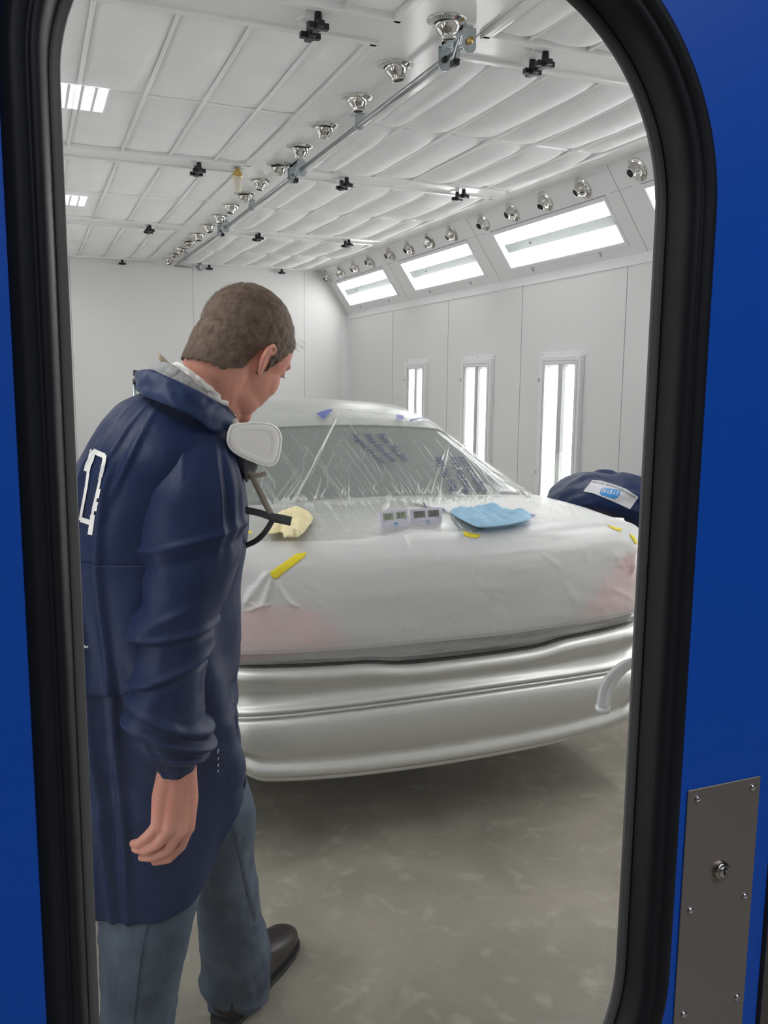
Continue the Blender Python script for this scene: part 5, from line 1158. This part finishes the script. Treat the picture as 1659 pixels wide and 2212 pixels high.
# ================================================================ second person, bent over beyond the car
BY = 3.85
pp = [(1203, 1083), (1220, 1062), (1245, 1040), (1275, 1024), (1310, 1019), (1350, 1024), (1390, 1036), (1415, 1048), (1440, 1075), (1455, 1115)]
base = [(1205, 1086), (1228, 1098), (1250, 1103), (1290, 1118), (1330, 1140), (1355, 1165), (1385, 1190), (1410, 1205), (1440, 1200), (1457, 1160)]
At = spl([ony(x, y, BY) for x, y in pp], 40); Ab = spl([ony(x, y, BY) for x, y in base], 40)
bm = bmesh.new(); rings = []
for i in range(40):
    a, b = At[i], Ab[i]; c = (a+b)/2; h = (a-b)/2; hl = max(h.length, .004); dep = .30*math.sqrt(max(.02, 1-((i-20)/20.5)**2)); row = []
    for k in range(90):
        an = 2*math.pi*k/90; w = .013*math.sin(an*6+i*.16+NS(i*.15, an, 2)*3)*min(1, hl*6)+.005*NS(i*.4, an*2, 5); v = h.normalized()
        row.append(bm.verts.new(c+v*(hl+w)*math.cos(an)+Vector((.05, 1, 0))*(dep+w)*math.sin(an)))
    rings.append(row)
for a, b in zip(rings, rings[1:]):
    for k in range(90): bm.faces.new((a[k], a[(k+1) % 90], b[(k+1) % 90], b[k]))
bm.faces.new(rings[0][::-1]); bm.faces.new(rings[-1])
M['navylt'] = M['navy']
c0 = At[22].lerp(Ab[22], .5)
bmb = bmesh.new(); gx = c0.x
hd = Vector((2.62, 3.58, .66)); neck = Vector((2.60, 3.72, .80)); hip = Vector((2.62, 4.10, .82))
ell(bmb, hd, (.078, .10, .115)); ell(bmb, hd+Vector((0, -.03, -.09)), (.05, .05, .05)); ell(bmb, hd+Vector((0, -.10, -.01)), (.014, .018, .03))
caps(bmb, neck, .06, hd, .055); caps(bmb, neck, .12, hip, .13, 20)
for s in (-1, 1):
    k_ = hip+Vector((s*.13, -.12, -.40)); f_ = Vector((hip.x+s*.13, hip.y+.05, .08)); caps(bmb, hip+Vector((s*.10, 0, 0)), .09, k_, .06); caps(bmb, k_, .06, f_, .04)
    e_ = neck+Vector((s*.26, .05, -.22)); w_ = e_+Vector((-s*.05, -.2, -.12)); caps(bmb, neck+Vector((s*.17, .03, 0)), .06, e_, .045); caps(bmb, e_, .045, w_, .03); caps(bmb, w_, .03, w_+Vector((0, -.08, -.02)), .03)
    for q in range(4): b_ = w_+Vector(((q-1.5)*.018, -.085, -.025)); caps(bmb, b_, .010, b_+Vector((0, -.045, -.02)), .008, 8)
    b_ = w_+Vector((-s*.03, -.04, -.01)); caps(bmb, b_, .011, b_+Vector((-s*.02, -.04, -.01)), .009, 8); ell(bmb, hd+Vector((s*.08, 0, 0)), (.012, .018, .03))
me = bpy.data.meshes.new('person'); bmb.to_mesh(me); bmb.free(); p2_ = bpy.data.objects.new('person', me); COL.objects.link(p2_)
r = p2_.modifiers.new('r', 'REMESH'); r.mode = 'VOXEL'; r.voxel_size = .008; r.use_smooth_shade = True; s = p2_.modifiers.new('s', 'SMOOTH'); s.iterations = 3; bake(p2_); p2_.data.materials.clear(); p2_.data.materials.append(M['skin'])
tag(p2_, 'person in navy jacket bent over beyond the right rear corner, only the back visible', 'person')
jk = obj('jacket', bm, M['navy'], p2_)
bm = bmesh.new(); ell(bm, hd+Vector((0, .02, .03)), (.084, .095, .10)); obj('hair', bm, M['hair'], p2_)
for s in (-1, 1):
    k_ = hip+Vector((s*.13, -.12, -.40)); f_ = Vector((hip.x+s*.13, hip.y+.05, .08)); bm = bmesh.new(); tube(bm, [hip+Vector((s*.09, 0, .05)), k_, f_+Vector((0, 0, .02))], [.13, .085, .075], 20); obj('trouser_leg', bm, M['jean'], p2_)
    bm = bmesh.new(); tube(bm, [Vector((f_.x, f_.y+.09, .045)), Vector((f_.x, f_.y, .05)), Vector((f_.x, f_.y-.12, .042)), Vector((f_.x, f_.y-.19, .03))], [.035, .048, .045, .02], 14); obj('boot', bm, M['boot'], p2_)
    e_ = neck+Vector((s*.26, .05, -.22)); w_ = e_+Vector((-s*.05, -.2, -.12)); bm = bmesh.new(); tube(bm, [neck+Vector((s*.15, .03, 0)), e_, w_], [.085, .065, .045], 18); obj('sleeve', bm, M['navy'], p2_)
j2 = bvh([jk])
M['labelw'] = mat('label_white', (.62, .62, .66), .6)
lb = decal('back_label', [[(1280, 1037), (1296, 1038), (1325, 1046), (1352, 1056), (1379, 1074), (1361, 1100), (1335, 1088), (1305, 1075), (1282, 1066), (1260, 1061)]], j2, M['labelw'], jk, .006, 6)
decal('label_strip', [[(1281, 1039), (1296, 1040), (1325, 1048), (1352, 1059), (1374, 1073), (1371, 1077), (1350, 1064), (1323, 1052), (1295, 1044), (1279, 1043)]], j2, M['greyp'], lb, .008, 6)
decal('logo_patch', [[(1305, 1053), (1335, 1058), (1341, 1062), (1339, 1069), (1333, 1076), (1327, 1078), (1300, 1070), (1295, 1066), (1297, 1059), (1300, 1054)]], j2, M['logob'], lb, .008, 6)
text_decal('logo_text', 'ppg', (1336, 1064), (-37, -7), (-2.5, 9), j2, M['labelw'], lb, .010)
arc_ = spl([(1370, 1072.5, 0), (1351, 1060.5, 0), (1324, 1048.5, 0), (1296, 1041, 0), (1282, 1040, 0)], 14)
for k_, ch_ in enumerate('AUTO REFINISH'):
    if ch_ == ' ': continue
    a_, b_ = arc_[k_], arc_[k_+1]; e_ = (b_-a_)*.62; n_ = Vector((e_.y, -e_.x, 0)).normalized()*-3.4
    if n_.y < 0: n_ = -n_
    text_decal('printed_letter', ch_, (a_.x, a_.y), (e_.x, e_.y), (n_.x, n_.y), j2, M['labelw'], lb, .011)
# small tripod head and bench seen at the far left
t = thing('microphone_stand', 'thin stand with black clamp head against the back wall, left of the person', 'stand', (.52, 6.0, 0))
q = ony(291, 830, 6.0); bm = bmesh.new(); tube(bm, [Vector((q.x, 6.0, .01)), Vector((q.x, 6.0, q.z))], .011, 10); obj('pole', bm, M['zinc'], t)
for k in range(3):
    a_ = k*2.094; bm = bmesh.new(); tube(bm, [Vector((q.x, 6, .18)), Vector((q.x+.22*math.cos(a_), 6+.22*math.sin(a_), .012))], .010, 8); obj('leg', bm, M['zinc'], t)
bm = bmesh.new(); q1 = ony(293, 826, 6); q2 = ony(292, 806, 6); tube(bm, [q1-Vector((0, 0, .012)), q1+Vector((0, 0, .025))], .019, 12); tube(bm, [Vector((q2.x-.012, 6, q2.z)), Vector((q2.x+.012, 6, q2.z))], .020, 14); obj('clamp_head', bm, M['black'], t)
